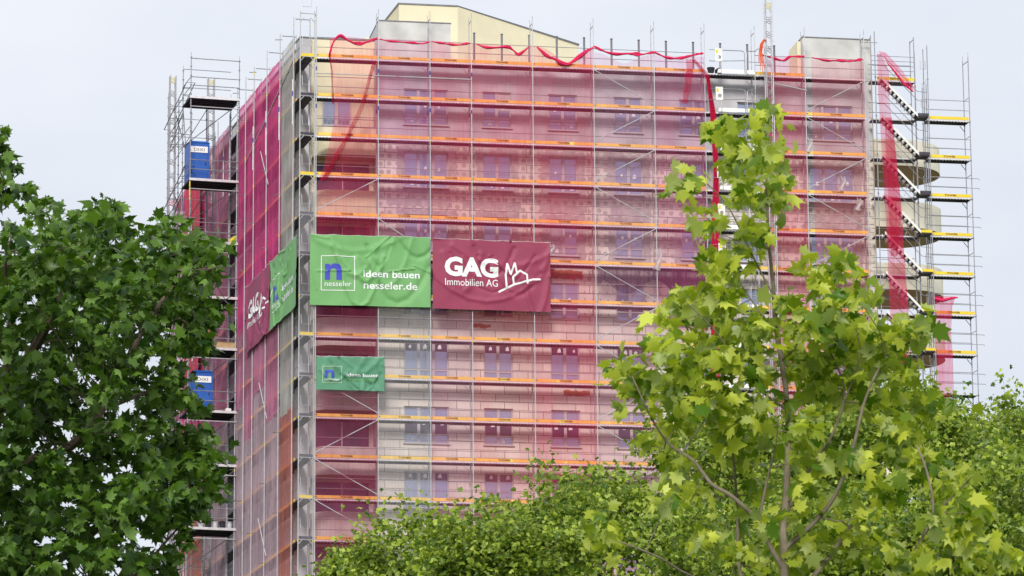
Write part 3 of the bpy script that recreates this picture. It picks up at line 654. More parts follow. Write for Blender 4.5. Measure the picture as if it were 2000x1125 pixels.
banner('oblique maroon banner on the side scaffold beyond the green one', (-.14, 11.45, -12.6), 5.8, 3.5, 'maroon2', LF, (0, -1, 0), (-1, 0, 0), 31, gag_art(5.8, 3.5), (0, 0, 0, 0), 'advertising banners on the side scaffold')

# ------------------------------------------------------------------ side scaffold (left face)
ls = Thing('scaffold', 'side scaffold seen edge on, with white corner frames and magenta nets', 'scaffold', (0, 0, GZ), LF)
SB = [0, 1.09, 4.16, 7.23, 10.3, 12.37, 14.44]
for i, s_ in enumerate(SB):
    for t_ in (0, .73):
        t_ = t_ if t_ or i == 0 else -.09; mb = MB(); mb.tube([(t_, s_, GZ), (t_, s_, 2.3)], .027, 'white_tube', 7)
        for k in range(-1, 14): mb.tube([(t_, s_, -2. * k - .12), (t_, s_, -2. * k - .03)], .034, 'galv' if (i + k) % 3 else 'yel', 6)
        if i in (1, 2, 3, 4): 
            mb.tube([(t_ - .04, s_, -.9), (t_ - .04, s_, -3.2)], .028, 'white_tube', 6); mb.tube([(t_ - .045, s_, -1.5), (t_ - .045, s_, -1.75)], .034, 'navy', 6)
        ls.part('standard', mb)
    for k in range(-1, 13):
        mb = MB(); z = -2. * k; mb.tube([(0, s_, z + .2 if k < 0 else z), (.73, s_, z + .2 if k < 0 else z)], .024, 'white_tube' if i == 0 else 'galv', 6)
        if i == 0:
            for c_ in ((.03, .2), (.7, .53)): mb.tube([(c_[0], s_, z - .22), (c_[1], s_, z - .02)], .02, 'white_tube', 5)
            gmb = MB(); gmb.tube([(.0, s_, z + 1.02), (.1, s_, z + 1.02), (.12, s_, z + .55), (.55, s_, z + .55), (.58, s_, z + 1.02), (.73, s_, z + 1.02)], .016, 'white_tube', 5); ls.part('end_guard', gmb)
        if i > 1 and (i + k) % 2: mb.tube([(-.35, s_, z - .03), (0.02, s_, z - .0)], .02, 'dark_steel', 5)
        ls.part('frame', mb)
def sdeck(L):
    mb = MB(); 
    for k in range(2): mb.box((.03 + k * .34, .03, -.06), (.35 + k * .34, L - .03, -.005), 'deck')
    return mb
def stoe(L):
    mb = MB(); mb.box((.06, .04, .0), (.09, L - .04, .16), 'toe'); return mb
for k in range(14):
    for a, b in zip(SB, SB[1:]):
        L = round(b - a, 2); o = ls.part('deck', cached(('deck', L, 's'), lambda: sdeck(L))); o.location = (0, a, -2. * k - GZ)
        if L > 1.5: o = ls.part('toe_board', cached(('toe_board', L, 's'), lambda: stoe(L))); o.location = (0, a, -2. * k - GZ)
for k in range(14):
    mb = MB()
    for h in (.5, 1.0): mb.tube([(.02, 0, -2. * k + h), (.02, 14.44, -2. * k + h)], .019, 'galv', 5)
    ls.part('guard_rail', mb)
    mb = MB(); mb.box((.04, -.015, -2. * k + .01), (.7, .015, -2. * k + .16), 'toe2' if k % 4 == 3 or k == 0 else 'deck'); ls.part('end_toe_board', mb)
mb = MB(); mb.tube([(-.06, 1.0, .2), (-.06, 12.6, -2.3)], .026, 'white_tube', 6); ls.part('brace', mb)
for zz in (-2.6, -14.6, -21.5): 
    mb = MB(); mb.tube([(-.06, 8.8, zz), (-.06, 6.9, zz - 2.2)], .024, 'white_tube', 6); ls.part('brace', mb)
SN = 'debris nets hung on the side scaffold'
def side_net(s0, s1, zt, zb, m, label, seed, t0=-.06, cut=0):
    mb = MB(); r = random.Random(seed); p_ = [r.uniform(0, 6) for _ in range(3)]
    def f(a, b):
        z = zt + (zb + cut * a - zt) * b; s_ = s0 + (s1 - s0) * a
        d = .07 * math.sin(a * 7 + p_[0] + z * .3) + .05 * math.sin(a * 17 + p_[1] + z * .8) + .05 * math.sin(z * 1.7 + p_[2] + a * 4)
        return (t0 + .04 - (.2 + d * 5) * .07 * math.sin(math.pi * a) , s_, z)
    net_grid(mb, f, 18, max(6, int(abs(zt - zb) * 2)), m); single('debris_net', mb, label, 'net', (t0, s0, min(zb, zb + cut)), LF, SN)
side_net(1.09, 4.13, 1.3, -17.4, 'Lgrey', 'whitish side net next to the corner tower', 1)
side_net(1.09, 4.13, -17.3, -27, 'Lorange', 'orange red side net low beside the corner tower', 2, -.07)
for i, (a, b) in enumerate(((4.16, 7.2), (7.23, 10.27), (10.3, 12.34), (12.37, 14.4))):
    od = ['nearest the whitish net', 'second beyond the whitish net', 'third beyond the whitish net', 'farthest along the side'][i]
    side_net(a, b, 1.05, -9.0 - i * .7, 'Lcrim', 'bright magenta side net high up, ' + od, 10 + i)
    side_net(a, b, -9.0 - i * .7, -17 + (i % 2) * 2, 'Lpink', 'pink side net at mid height, ' + od, 20 + i, -.075)
    side_net(a, b, -17 + (i % 2) * 2, -27, 'Lpale', 'faded mauve side net low down, ' + od, 30 + i, -.06)
PB = [16.8, 19.87, 22.94, 26.0, 29.1, 32.2]
for i in range(5):
    a, b = PB[i], PB[i + 1] - .05
    nm = ['nearest the dark gap', 'second beyond the dark gap', 'third beyond the dark gap', 'fourth beyond the dark gap', 'last beyond the dark gap'][i]
    zt = [.9, .85, .8, .3, .3][i]
    side_net(a, b, zt, -15, 'Lcrim' if i in (2, 3) else 'Lpink', 'upper pink net of the far side scaffold, ' + nm, 40 + i)
    side_net(a, b, -15, -27, 'Lorange' if i in (2, 3) else 'Lpale', 'lower faded net of the far side scaffold, ' + nm, 50 + i)
# far side scaffold beyond the gap
ff = Thing('scaffold', 'far side scaffold beyond the dark gap, behind the landings', 'scaffold', (0, 0, GZ), LF)
for i, s_ in enumerate(PB):
    for t_ in (0, .73):
        mb = MB(); mb.tube([(t_, s_, GZ), (t_, s_, 1.9)], .025, 'galv', 6)
        if i < 3 and t_ == 0: mb.tube([(-.12, s_ + 1, .6), (-.12, s_ + 1, -2.8)], .028, 'white_tube', 6); mb.tube([(-.13, s_ + 1, -.6), (-.13, s_ + 1, -.8)], .035, 'navy', 6)
        ff.part('standard', mb)
for k in range(14):
    mb = MB(); mb.box((.03, 14.6, -2. * k - .06), (.7, 32.2, -2. * k), 'deck'); ff.part('deck', mb)
    mb = MB(); mb.box((.06, 16.8, -2. * k), (.09, 32.2, -2. * k + .15), 'toe'); ff.part('toe_board', mb)
    mb = MB()
    for h in (.5, 1.): mb.tube([(0, 14.44, -2. * k + h), (0, 16.8, -2. * k + h)], .02, 'galv', 5)
    mb.tube([(.0, 14.9, -2. * k - 1.5), (.3, 16.7, -2. * k - .2)], .02, 'dark_steel', 5)
    mb.tube([(.15, 14.5, -2. * k + .8), (.15, 14.5, -2. * k + .45), (.5, 14.5, -2. * k + .45)], .02, 'white_tube', 5); ff.part('guard_rail', mb)
# red banner on the far side
rb = Thing('banner', 'narrow red banner with white house emblem behind the landings', 'banner', (-.2, 27, -18), LF)
mb = MB()
Mt['redb'] = mat('red tarpaulin', (.55, .01, .05), .55, 0, .12, 1.5)
net_grid(mb, lambda a, b: (-.2 - .05 * math.sin(a * 20), 27.6 - a * 4.2, .2 - b * 11.5), 24, 20, 'redb'); rb.part('cloth', mb)
mb = MB()
for zc in (-3.4, -6.2, -9.2):
    for (sa, sb, za, zb) in ((27.2, 26.6, -.2, .5), (26.4, 26.1, -.9, 1.), (25.7, 25.4, -.6, .9), (25.0, 24.7, -1, .2)):
        mb.box((-.29, sb, zc + za), (-.28, sa, zc + zb), 'white')
rb.part('emblem', mb)

# ------------------------------------------------------------------ landing tower at the left with its decks
lt = Thing('landing_tower', 'tube scaffold tower carrying wide dark landing decks left of the side scaffold', 'scaffold', (0, 14.44, GZ), LF)
PZ = [1.66, -2.77, -6.1, -9.0, -11.7, -15.0, -17.8, -21.1]
for (t_, s_, tp) in ((0.0, 20.6, 1.2), (-1.3, 16.55, 2.0), (-2.57, 18.6, 2.6), (-2.57, 14.44, 3.75), (0, 14.44, 3.7), (-2.57, 16.55, 3.6), (-2.57, 20.6, 3.2), (-1.3, 20.6, 2.4), (0.0, 16.55, 2.2), (-2.0, 20.6, 3.)):
    mb = MB(); mb.tube([(t_, s_, GZ), (t_, s_, tp)], .028, 'galv', 7); mb.tube([(t_, s_, tp), (t_, s_, tp + .3)], .013, 'galv', 5)
    z = tp
    while z > -28: mb.tube([(t_, s_, z), (t_, s_, z + .05)], .05, 'dark_steel', 6); z -= .5
    if t_ == -2.57 and s_ == 14.44: mb.tube([(t_ - .01, s_ - .01, -3.9), (t_ - .01, s_ - .01, -2.9)], .033, 'yel', 6)
    lt.part('standard', mb)
for i, z in enumerate(PZ):
    mb = MB()
    for k in range(6): mb.box((-2.62, 14.4 + k * .36, z - .07), (.0, 14.72 + k * .36, z - .01), 'deck')
    for k in range(6): mb.box((-2.62, 14.42 + k * .36, z - .13), (0, 14.46 + k * .36, z - .0705), 'black')
    mb.box((-2.62, 14.36, z - .1), (.0, 14.395, z + .03), 'deck_edge'); lt.part('deck', mb)
    mb = MB()
    for h in (1.02, .52) if i else (2.05, 1.05, .6): mb.tube([(-2.57, 14.4, z + h), (.0, 14.4, z + h)], .024, 'galv', 6); mb.tube([(-2.57, 16.55, z + h), (0, 16.55, z + h)], .02, 'galv', 6)
    mb.tube([(-2.57, 14.36, z - .55), (0, 14.36, z - .55)], .026, 'white_tube', 6)
    for h in (1.02, .52): mb.tube([(-2.6, 14.4, z + h), (-2.6, 16.55, z + h)], .02, 'galv', 6)
    lt.part('guard_rail', mb)
    mb = MB()
    mb.tube([(-2.57, 16.55, z - .3), (-2.57, 20.6, z - 1.6)], .024, 'dark_steel', 5); mb.tube([(-2.57, 20.6, z - .3), (-2.57, 14.44, z - 2.1)], .022, 'dark_steel', 5)
    mb.tube([(-2.57, 20.6, z - 1), (0, 20.6, z - 1)], .022, 'dark_steel', 5); mb.tube([(-2.57, 14.5, z - 1.6), (-2.57, 20.6, z - 1.6)], .022, 'galv', 5)
    mb.tube([(0, 14.5, z - .2), (-2.57, 17.5, z - 2.1)], .022, 'dark_steel', 5); mb.tube([(-2.57, 16.5, z - .1), (-2.3, 16.9, z - 2.5)], .02, 'dark_steel', 5)
    for h in (.45, -.55, -1.1): mb.tube([(-2.57, 16.55, z + h), (-2.57, 20.6, z + h)], .019, 'rail', 5); mb.tube([(-2.57, 20.6, z + h), (0, 20.6, z + h)], .019, 'rail', 5)
    mb.tube([(-2.57, 18.6, z - 2.4), (-1.3, 16.6, z - .1)], .02, 'dark_steel', 5); mb.tube([(-1.3, 20.6, z - 2.4), (-2.57, 18.6, z + .2)], .02, 'dark_steel', 5)
    lt.part('brace', mb)
    if i in (0, 1):   # sloping ladder gate on the left
        mb = MB(); A = Vector((-2.35, 14.5, z + .75)); B_ = Vector((-2.6, 19.2, z - .1)); 
        for off in (-.45, 0.0): mb.tube([A + Vector((off, 0, .0)), B_ + Vector((off, 0, -.5))], .024, 'dark_steel', 5)
        for j in range(9):
            p_ = A.lerp(B_ + Vector((0, 0, -.5)), j / 8); mb.tube([p_ + Vector((-.45, 0, 0)), p_], .016, 'dark_steel', 4)
        lt.part('gate', mb, label='sloping ladder shaped drop gate')
# lattice masts
def mast(name, label, t_, s_, z1, frame, wd=.3, z0=GZ, col_=('galv',), group='lattice hoist masts'):
    th = Thing(name, label, 'mast', (t_, s_, z0), frame, group); mb = MB()
    for a in (-wd / 2, wd / 2):
        for b in (0, wd): mb.tube([(t_ + a, s_ + b, z0), (t_ + a, s_ + b, z1)], .026, 'rail' if frame is LF else 'galv', 6)
    th.part('mast_tube', mb); mb = MB(); z = z1 - .1; k = 0
    while z > -28:
        m = 'rail' if k % 9 else ('rolled' if k % 2 else 'yel')
        for b in (0, wd): 
            mb.tube([(t_ - wd / 2, s_ + b, z), (t_, s_ + b, z - .07), (t_ + wd / 2, s_ + b, z)], .019, m, 4); mb.tube([(t_ - wd / 2, s_ + b, z - .3), (t_, s_ + b, z - .2), (t_ + wd / 2, s_ + b, z - .3)], .019, m, 4)
            mb.tube([(t_ - wd / 2, s_ + b, z - .15), (t_ + wd / 2, s_ + b, z - .15)], .012, m, 4)
        z -= .75; k += 1
    th.part('rung', mb, label='row of bent rungs', kind='stuff'); return th
mast('hoist_mast', 'lattice mast outermost at the left beside the sloping gates', -2.55, 19.4, 4.15, LF)
mast('hoist_mast', 'lattice mast standing between the blue cabin and the side nets', -.75, 18.0, 3.75, LF, .32)
fm_ = mast('hoist_mast', 'tall lattice mast before the open hoist bay of the front', 22.62, -.85, 3.65, FR, .34)
mb = MB(); mb.tube([(22.44, -.92, GZ), (22.44, -.92, 6.2)], .035, 'galv', 8); fm_.part('guide_pole', mb)
for k in range(-1, 13):
    mb = MB(); z = -2. * k - .7; mb.tube([(22.62, -.55, z), (22.9, .0, z)], .02, 'galv', 5); mb.tube([(22.4, -.55, z), (22.06, .0, z - .05)], .02, 'galv', 5); fm_.part('wall_tie', mb)
# cable coil
mb = MB(); r_ = random.Random(3)
for i in range(10):
    d_ = r_.uniform(-.05, .09); e_ = r_.uniform(-.3, .35); mb.tube([(22.44, -1.0, 1.5), (22.3, -1.02 - i * .01, 1.52 - d_), (22.16 + d_, -1.02 - i * .01, 1.3), (22.1 + d_, -1.02, .9), (22.1 + d_ * 1.8, -1.02, .5), (22.14 + d_ * 2.2, -1.02, .1 + e_)], .016, 'orange', 5)
single('cable_coil', mb, 'orange cable coil hanging on the tall hoist mast', 'cable', (22.18, -1.0, .1))

# hoist gates with white perforated plate
def gate_parts(th, u, z):
    pl = MB(); P = []; W2, H2 = .37, .68; cx, cz, rr = .2, .22, .1
    n = 16; C = [(cx + rr * math.cos(2 * math.pi * i / n), cz + rr * math.sin(2 * math.pi * i / n)) for i in range(n)]
    def border(a):
        dx, dz = math.cos(a), math.sin(a); t = 9
        for lim, d, c_ in ((W2, dx, cx), (H2, dz, cz)):
            if d > 1e-6: t = min(t, (lim - c_) / d)
            elif d < -1e-6: t = min(t, -c_ / d)
        return (cx + dx * t, cz + dz * t)
    angs = sorted(set([2 * math.pi * i / n for i in range(n)] + [math.atan2(z_ - cz, x_ - cx) % (2 * math.pi) for x_, z_ in ((0, 0), (W2, 0), (W2, H2), (0, H2))]))
    I = [(cx + rr * math.cos(a), cz + rr * math.sin(a)) for a in angs]; O = [border(a) for a in angs]; k = len(angs)
    for y, rev in ((-.03, 0), (.0, 1)):
        V = [(u + x, -.22 + y, z + q) for x, q in I + O]; F = [(i, (i + 1) % k, k + (i + 1) % k, k + i) for i in range(k)]
        pl.add(V, [f if rev else f[::-1] for f in F], 'whitepanel')
    V = [(u + x, -.25, z + q) for x, q in O] + [(u + x, -.22, z + q) for x, q in O]; pl.add(V, [(i, (i + 1) % k, k + (i + 1) % k, k + i) for i in range(k)], 'whitepanel')
    pl.box((u + .04, -.256, z + .42), (u + .15, -.2505, z + .6), 'yel'); th.part('plate', pl)
    fr = MB(); zb = z - .1
    fr.tube([(u, -.2, z + .6), (u - .28, -.2, z + .6)], .017, 'galv', 5)
    fr.tube([(u + .3, -.2, z + .6), (u + 1.35, -.2, z + .6), (u + 1.48, -.2, z + .56), (u + 1.52, -.2, z + .45), (u + 1.52, -.2, z - .5)], .022, 'galv', 6)
    fr.tube([(u - .3, -.2, z + .02), (u + .15, -.2, z + .02), (u + 1.5, -.2, z + .1)], .019, 'galv', 6); fr.tube([(u + .3, -.2, z), (u + .3, -.2, z - .5)], .022, 'galv', 6)
    fr.tube([(u + 2.1, -.2, z + .6), (u + 1.72, -.2, z + .6), (u + 1.62, -.2, z + .5), (u + 1.6, -.2, z - .5)], .022, 'galv', 6); fr.tube([(u + 1.6, -.2, z + .05), (u + 2.6, -.2, z + .02)], .018, 'galv', 5); th.part('rail', fr)
for k in range(9):
    wh = ['topmost, above the roof line', 'second from the top', 'third from the top', 'fourth from the top', 'fifth from the top', 'sixth from the top', 'seventh from the top', 'eighth from the top', 'lowest one'][k]
    th = Thing('landing_gate', 'white plated hoist gate, ' + wh, 'gate', (19.98, -.2, -2. * k), FR, 'hoist gates in the open bay'); gate_parts(th, 19.98, -2. * k + .55)
mb = MB(); mb.tube([(19.85, .2, .02), (19.85, .2, .3), (19.85, .2, .32)], [.13, .2, .2], 'black', 14); single('bucket', mb, 'black bucket on the top deck of the hoist bay', 'bucket', (19.85, .2, 0))
mb = MB(); mb.tube([(20.2, .2, .02), (20.22, .2, .2), (20.25, .2, .34)], [.15, .17, .02], 'black', 9); single('tool_bag', mb, 'dark tool bag beside the black bucket', 'bag', (20.2, .2, 0))

# blue cabins
def cabin(t0, s0, z, label, text):
    th = Thing('cabin', label, 'toilet cabin', (t0, s0, z), LF, 'blue cabins on the landings'); mb = MB()
    W_, D_, H_ = 1.1, 1.15, 2.15
    mb.box((t0, s0, z), (t0 + W_, s0 + D_, z + H_), 'bluecabin'); mb.add([(t0 - .03, s0 - .03, z + H_), (t0 + W_ + .03, s0 - .03, z + H_), (t0 + W_ + .03, s0 + D_ + .03, z + H_), (t0 - .03, s0 + D_ + .03, z + H_), (t0 + .1, s0 + .1, z + H_ + .12), (t0 + W_ - .1, s0 + .1, z + H_ + .12), (t0 + W_ - .1, s0 + D_ - .1, z + H_ + .12), (t0 + .1, s0 + D_ - .1, z + H_ + .12)], [(0, 1, 5, 4), (1, 2, 6, 5), (2, 3, 7, 6), (3, 0, 4, 7), (4, 5, 6, 7)], 'bluecabin')
    for x in (.03, W_ - .07): mb.box((t0 + x, s0 - .03, z), (t0 + x + .05, s0 - .002, z + H_), 'bluecabin')
    th.part('shell', mb); mb = MB(); mb.box((t0 + .15, s0 - .025, z + .05), (t0 + W_ - .13, s0 - .004, z + 1.6), 'bluecabin'); mb.box((t0 + W_ - .25, s0 - .035, z + .95), (t0 + W_ - .18, s0 - .0255, z + 1.1), 'black'); d = th.part('door', mb)
    mb = MB(); mb.box((t0 + .1, s0 - .05, z + 1.62), (t0 + W_ - .1, s0 - .03, z + 1.95), 'white'); V, F = fit_text(text, .55, .16, .0, t0 + .27, z + 1.7); mb.add([(x, s0 - .054, q) for x, q in V], F, 'black'); th.part('sign', mb)
cabin(-2.5, 15.2, -2.77, 'upper blue cabin with white sign on the landing of the left tower', 'DIXI')
cabin(-2.2, 15.2, -15.0, 'lower blue cabin half hidden by the left plane tree', 'DIXI')
# things lying on landings
for i in range(5):
    t0 = -1.75 + i * .37; mb = MB(); mb.tube([(t0, 14.75, -21.09), (t0, 14.75, -20.7), (t0, 14.75, -20.69)], [.13, .16, .165], 'deck_edge' if i % 2 == 0 else 'black', 12)
    single('tub', mb, '%s grey tub on the lowest visible landing' % ['leftmost', 'second', 'middle', 'fourth', 'rightmost'][i], 'tub', (t0, 14.75, -21.1), LF, 'tubs on the lowest landing')
mb = MB(); net_grid(mb, lambda a, b: (-1.9 + a * 1.0, 14.6 + b * .5, -20.6 + .05 * math.sin(a * 6) + (-.35 * max(0, .2 - a) * 5 * .6)), 10, 4, 'whitepanel'); single('board', mb, 'bent cream sheet lying on the tubs', 'sheet', (-1.9, 14.6, -20.7), LF)
mb = MB(); mb.box((-1.05, 14.6, -11.68), (-.05, 14.65, -11.3), 'wood'); mb.box((-1.05, 15.2, -11.68), (-.05, 15.25, -11.3), 'wood'); mb.box((-1.05, 14.65, -11.68), (-1.0, 15.2, -11.3), 'wood'); mb.box((-.1, 14.65, -11.68), (-.05, 15.2, -11.3), 'wood'); mb.box((-1.0, 14.65, -11.68), (-.1, 15.2, -11.64), 'wood')
single('crate', mb, 'open plywood crate on a landing of the left tower', 'crate', (-1.05, 14.6, -11.7), LF)
mb = MB(); mb.box((-.55, 14.55, -14.99), (-.27, 14.8, -14.82), 'whitepanel'); mb.box((-.53, 14.57, -14.82), (-.29, 14.78, -14.8), 'paper'); single('box', mb, 'small white box beside the lower blue cabin', 'box', (-.55, 14.55, -15), LF)
mb = MB(); mb.tube([(-.35, 14.7, -6.08), (-.3, 14.72, -5.9), (-.12, 14.75, -5.75), (-.02, 14.75, -5.62)], [.05, .14, .12, .02], 'yel', 8); single('sack', mb, 'yellow sack slumped on the third landing', 'sack', (-.35, 14.7, -6.1), LF)
mb = MB(); mb.tube([(-2.4, 14.7, -21.09), (-2.4, 14.7, -20.8)], [.2, .24], 'yel', 12); single('tub', mb, 'yellow mortar tub at the left end of the lowest landing', 'tub', (-2.4, 14.7, -21.1), LF)

# ------------------------------------------------------------------ stair tower and right end scaffold
st_ = Thing('stair_tower', 'scaffold stair tower with parallel flights right of the facade', 'stairs', (28.0, 0, GZ))
for (u, v) in ((28.05, 0), (28.05, -.75), (27.72, .73), (30.28, .0), (30.28, .73), (30.75, -.75), (30.75, 0), (30.5, .73)):
    mb = MB(); mb.tube([(u, v, GZ), (u, v, 1.7 if u > 30.4 else 2.3)], .026, 'galv', 7)
    for k in range(14): mb.tube([(u, v, -2. * k - .12), (u, v, -2. * k - .03)], .04, 'dark_steel', 6)
    st_.part('standard', mb)
def flight(z):
    a = Vector((28.35, 0, z)); b = Vector((30.25, 0, z - 1.95)); mb = MB(); th_ = .07
    for v in (-.72, -.12):
        for q in (0, .14): pass
        mb.add([(a.x, v, a.z + .02), (b.x, v, b.z + .02), (b.x, v, b.z - .14), (a.x, v, a.z - .14), (a.x, v + .03, a.z + .02), (b.x, v + .03, b.z + .02), (b.x, v + .03, b.z - .14), (a.x, v + .03, a.z - .14)], [(0, 3, 2, 1), (4, 5, 6, 7), (0, 1, 5, 4), (3, 7, 6, 2)], 'whitepanel')
    return mb
def treads(z):
    mb = MB()
    for i in range(10):
        t = (i + .5) / 10; x = 28.35 + 1.9 * t; q = z - 1.95 * t - .06; mb.box((x - .12, -.69, q - .03), (x + .1, -.12, q), 'deck'); mb.box((x - .13, -.69, q - .1), (x - .121, -.12, q + .0), 'deck_edge')
    return mb
def handrail(z):
    mb = MB()
    for v in (-.74,):
        for h in (.55, 1.02): mb.tube([(28.1, v, z + h), (28.5, v, z + h), (30.2, v, z - 1.75 + h), (30.7, v, z - 1.8 + h)], .017, 'galv', 5)
        mb.tube([(29.3, v, z - .9 + .6), (29.45, v, z - .9 + .9)], .015, 'galv', 4)
    return mb
for k in range(9):
    z = -2. * k; st_.part('flight', flight(z)); st_.part('treads', treads(z)); st_.part('handrail', handrail(z))
    mb = MB(); mb.box((30.2, -.74, z - 2.06), (30.75, 0, z - 2.0), 'deck'); mb.box((30.2, -.78, z - 2.0), (30.75, -.745, z - 1.86), 'toe2' if k > 2 else 'deck'); st_.part('landing', mb)
    mb = MB(); mb.box((28.05, .02, z - .08), (30.28, .7, z - .02), 'deck'); mb.box((28.05, 0, z - .075), (30.28, .018, z - .012), 'deck_edge'); st_.part('deck', mb)
    mb = MB()
    for h in (.5, 1.0): mb.tube([(28.05, .73, z + h), (30.28, .73, z + h)], .018, 'galv', 5)
    mb.tube([(30.4, -.7, z + .9), (30.4, -.7, z + .45), (30.65, -.7, z + .45), (30.65, -.7, z + .9)], .014, 'galv', 4); st_.part('guard_rail', mb)
mb = toe_mb(2.0, True, 'toe2'); mb.v = [(x + 28.3, y + .0, q) for x, y, q in mb.v]; st_.part('toe_board', mb)
mb = MB()
for v in (0, .73): mb.tube([(30.28, v, 1.0), (30.28, v, 2.3)], .02)
mb.tube([(30.28, 0, 2.2), (30.28, .73, 2.2)], .022); mb.tube([(28.05, 0, 2.2), (28.05, .73, 2.2)], .022, 'yel'); mb.tube([(27.72, .73, 2.15), (28.6, .73, 2.15)], .018)
for h in (.5, .75, 1.0, 1.25): mb.tube([(28.05, .0, h), (30.28, .0, h)], .016, 'galv', 5)
st_.part('top_frame', mb)
rp = Thing('scaffold', 'outer scaffold bay with yellow toe boards far right over the round balconies', 'scaffold', (31, 0, GZ))
for (u, v) in ((33.02, -.24), (32.95, .5), (30.8, -.24), (30.8, .5)):
    mb = MB(); tp = 1.3 if u > 32 else -.2; mb.tube([(u, v, GZ), (u, v, tp)], .025, 'galv', 7); mb.tube([(u, v, tp), (u, v, tp + .25)], .012, 'galv', 5)
    for k in range(1, 14): mb.tube([(u, v, -2. * k - .12), (u, v, -2. * k - .03)], .038, 'dark_steel', 6)
    rp.part('standard', mb)
mb = MB(); mb.tube([(33.02, -.24, 1.1), (32.95, .5, 1.1)], .022); rp.part('transom', mb)
for k in range(1, 9):
    z = -2. * k; L = 2.2; loc = (30.8 - 31, -.24, z - GZ)
    if k < 8: o = rp.part('toe_board', cached(('toe_board', L, 'r', k > 1), lambda: toe_mb(L, k > 1, 'toe2'))); o.location = loc
    o = rp.part('deck', cached(('deck', L, 'r'), lambda: deck_mb(L))); o.location = loc
    mb = MB()
    for h, e in ((.5, .35 if k > 2 else .0), (.72, 0), (1.0, .35 if k > 2 else 0), (1.22, 0)):
        mb.tube([(30.8, -.24 if h in (.5, 1.) else .5, z + h), (33.02 + e, -.24 if h in (.5, 1.) else .5, z + h)] + ([(33.02 + e + .06, -.24, z + h - .06)] if e else []), .016, 'galv', 5)
    mb.tube([(33.02, -.24, z + 1.2), (32.95, .5, z + 1.2)], .016, 'galv', 4); mb.tube([(33.0, -.24, z - .06), (32.95, .5, z - .06)], .022, 'galv', 5); mb.tube([(32.95, .5, z - .4), (32.7, .5, z - .1)], .02, 'dark_steel', 4)
    rp.part('guard_rail', mb)
# nets on the stair tower
def free_net(pts_rows, m, label, base, nu=10, group=GG, nm='gathered_net', fold=.05):
    mb = MB(); rows = len(pts_rows); V = []
    sub = 6; RR = []
    for a, b in zip(pts_rows, pts_rows[1:]):
        for t in range(sub): RR.append([a[i] + (b[i] - a[i]) * t / sub for i in range(4)])
    RR.append(list(pts_rows[-1]))
    for j, (xl, xr, v, z) in enumerate(RR):
        for i in range(nu * 2 + 1):
            a = i / (nu * 2); V.append((xl + (xr - xl) * a, v - fold * (i % 2) * (.6 + .4 * math.sin(j * .7 + i)), z))
    W1 = nu * 2 + 1; mb.add(V, [(j * W1 + i, j * W1 + i + 1, (j + 1) * W1 + i + 1, (j + 1) * W1 + i) for j in range(len(RR) - 1) for i in range(nu * 2)], m)
    return single(nm, mb, label, 'net', base, group=group)
free_net([(28.15, 28.35, -.85, 1.1), (28.15, 28.75, -.85, .2), (28.15, 28.7, -.85, -1), (28.2, 28.8, -.85, -2.2), (28.25, 29.0, -.87, -4.2), (28.35, 29.2, -.87, -7), (28.4, 29.25, -.87, -9.0), (28.45, 29.4, -.85, -12), (28.55, 29.3, -.85, -16)], 'flap', 'magenta net streaming down the stair tower', (28.2, -.85, -16), fold=.09)
free_net([(28.45, 28.8, -.9, -2.2), (28.45, 29.0, -.9, -4.4), (28.5, 29.15, -.92, -7), (28.55, 28.9, -.9, -9.3)], 'flap', 'second thicker layer of magenta net on the stair tower', (28.5, -.9, -9.3), fold=.12)
mb = MB(); V = [(28.2, -.85, 1.25), (28.6, -.86, 1.18), (29.4, -.87, .3), (30.0, -.87, -.55), (29.9, -.87, -.85), (29.5, -.9, -.45), (28.9, -.92, .35)]; mb.add(V, [(0, 6, 1), (6, 5, 2), (6, 2, 1), (5, 4, 3), (5, 3, 2)], 'flap')
mb.tube([(28.6, -.9, .7), (29.0, -.92, .2), (29.5, -.92, -.45), (29.95, -.9, -.8)], [.02, .05, .07, .03], 'rolled', 7); single('net_flap', mb, 'net flap blowing over the top of the stair tower handrail', 'net', (28.2, -.85, -.8))
free_net([(30.85, 32.0, -.3, -11.1), (30.87, 31.8, -.3, -11.6), (30.9, 31.7, -.3, -13), (30.9, 31.75, -.3, -14), (30.9, 31.75, -.3, -16.2)], 'flap', 'magenta net panel hanging on the far right scaffold', (30.85, -.3, -16.2), fold=.05)
mb = MB(); mb.tube([(30.85, -.32, -11.25), (31.3, -.36, -11.35), (31.8, -.34, -11.2), (32.1, -.32, -11.15)], [.1, .09, .06, .03], 'rolled', 7); single('rolled_net', mb, 'crimson bundle at the top of the far right net panel', 'rolled net', (30.85, -.3, -11.3), group='rolled up net along the top rail')

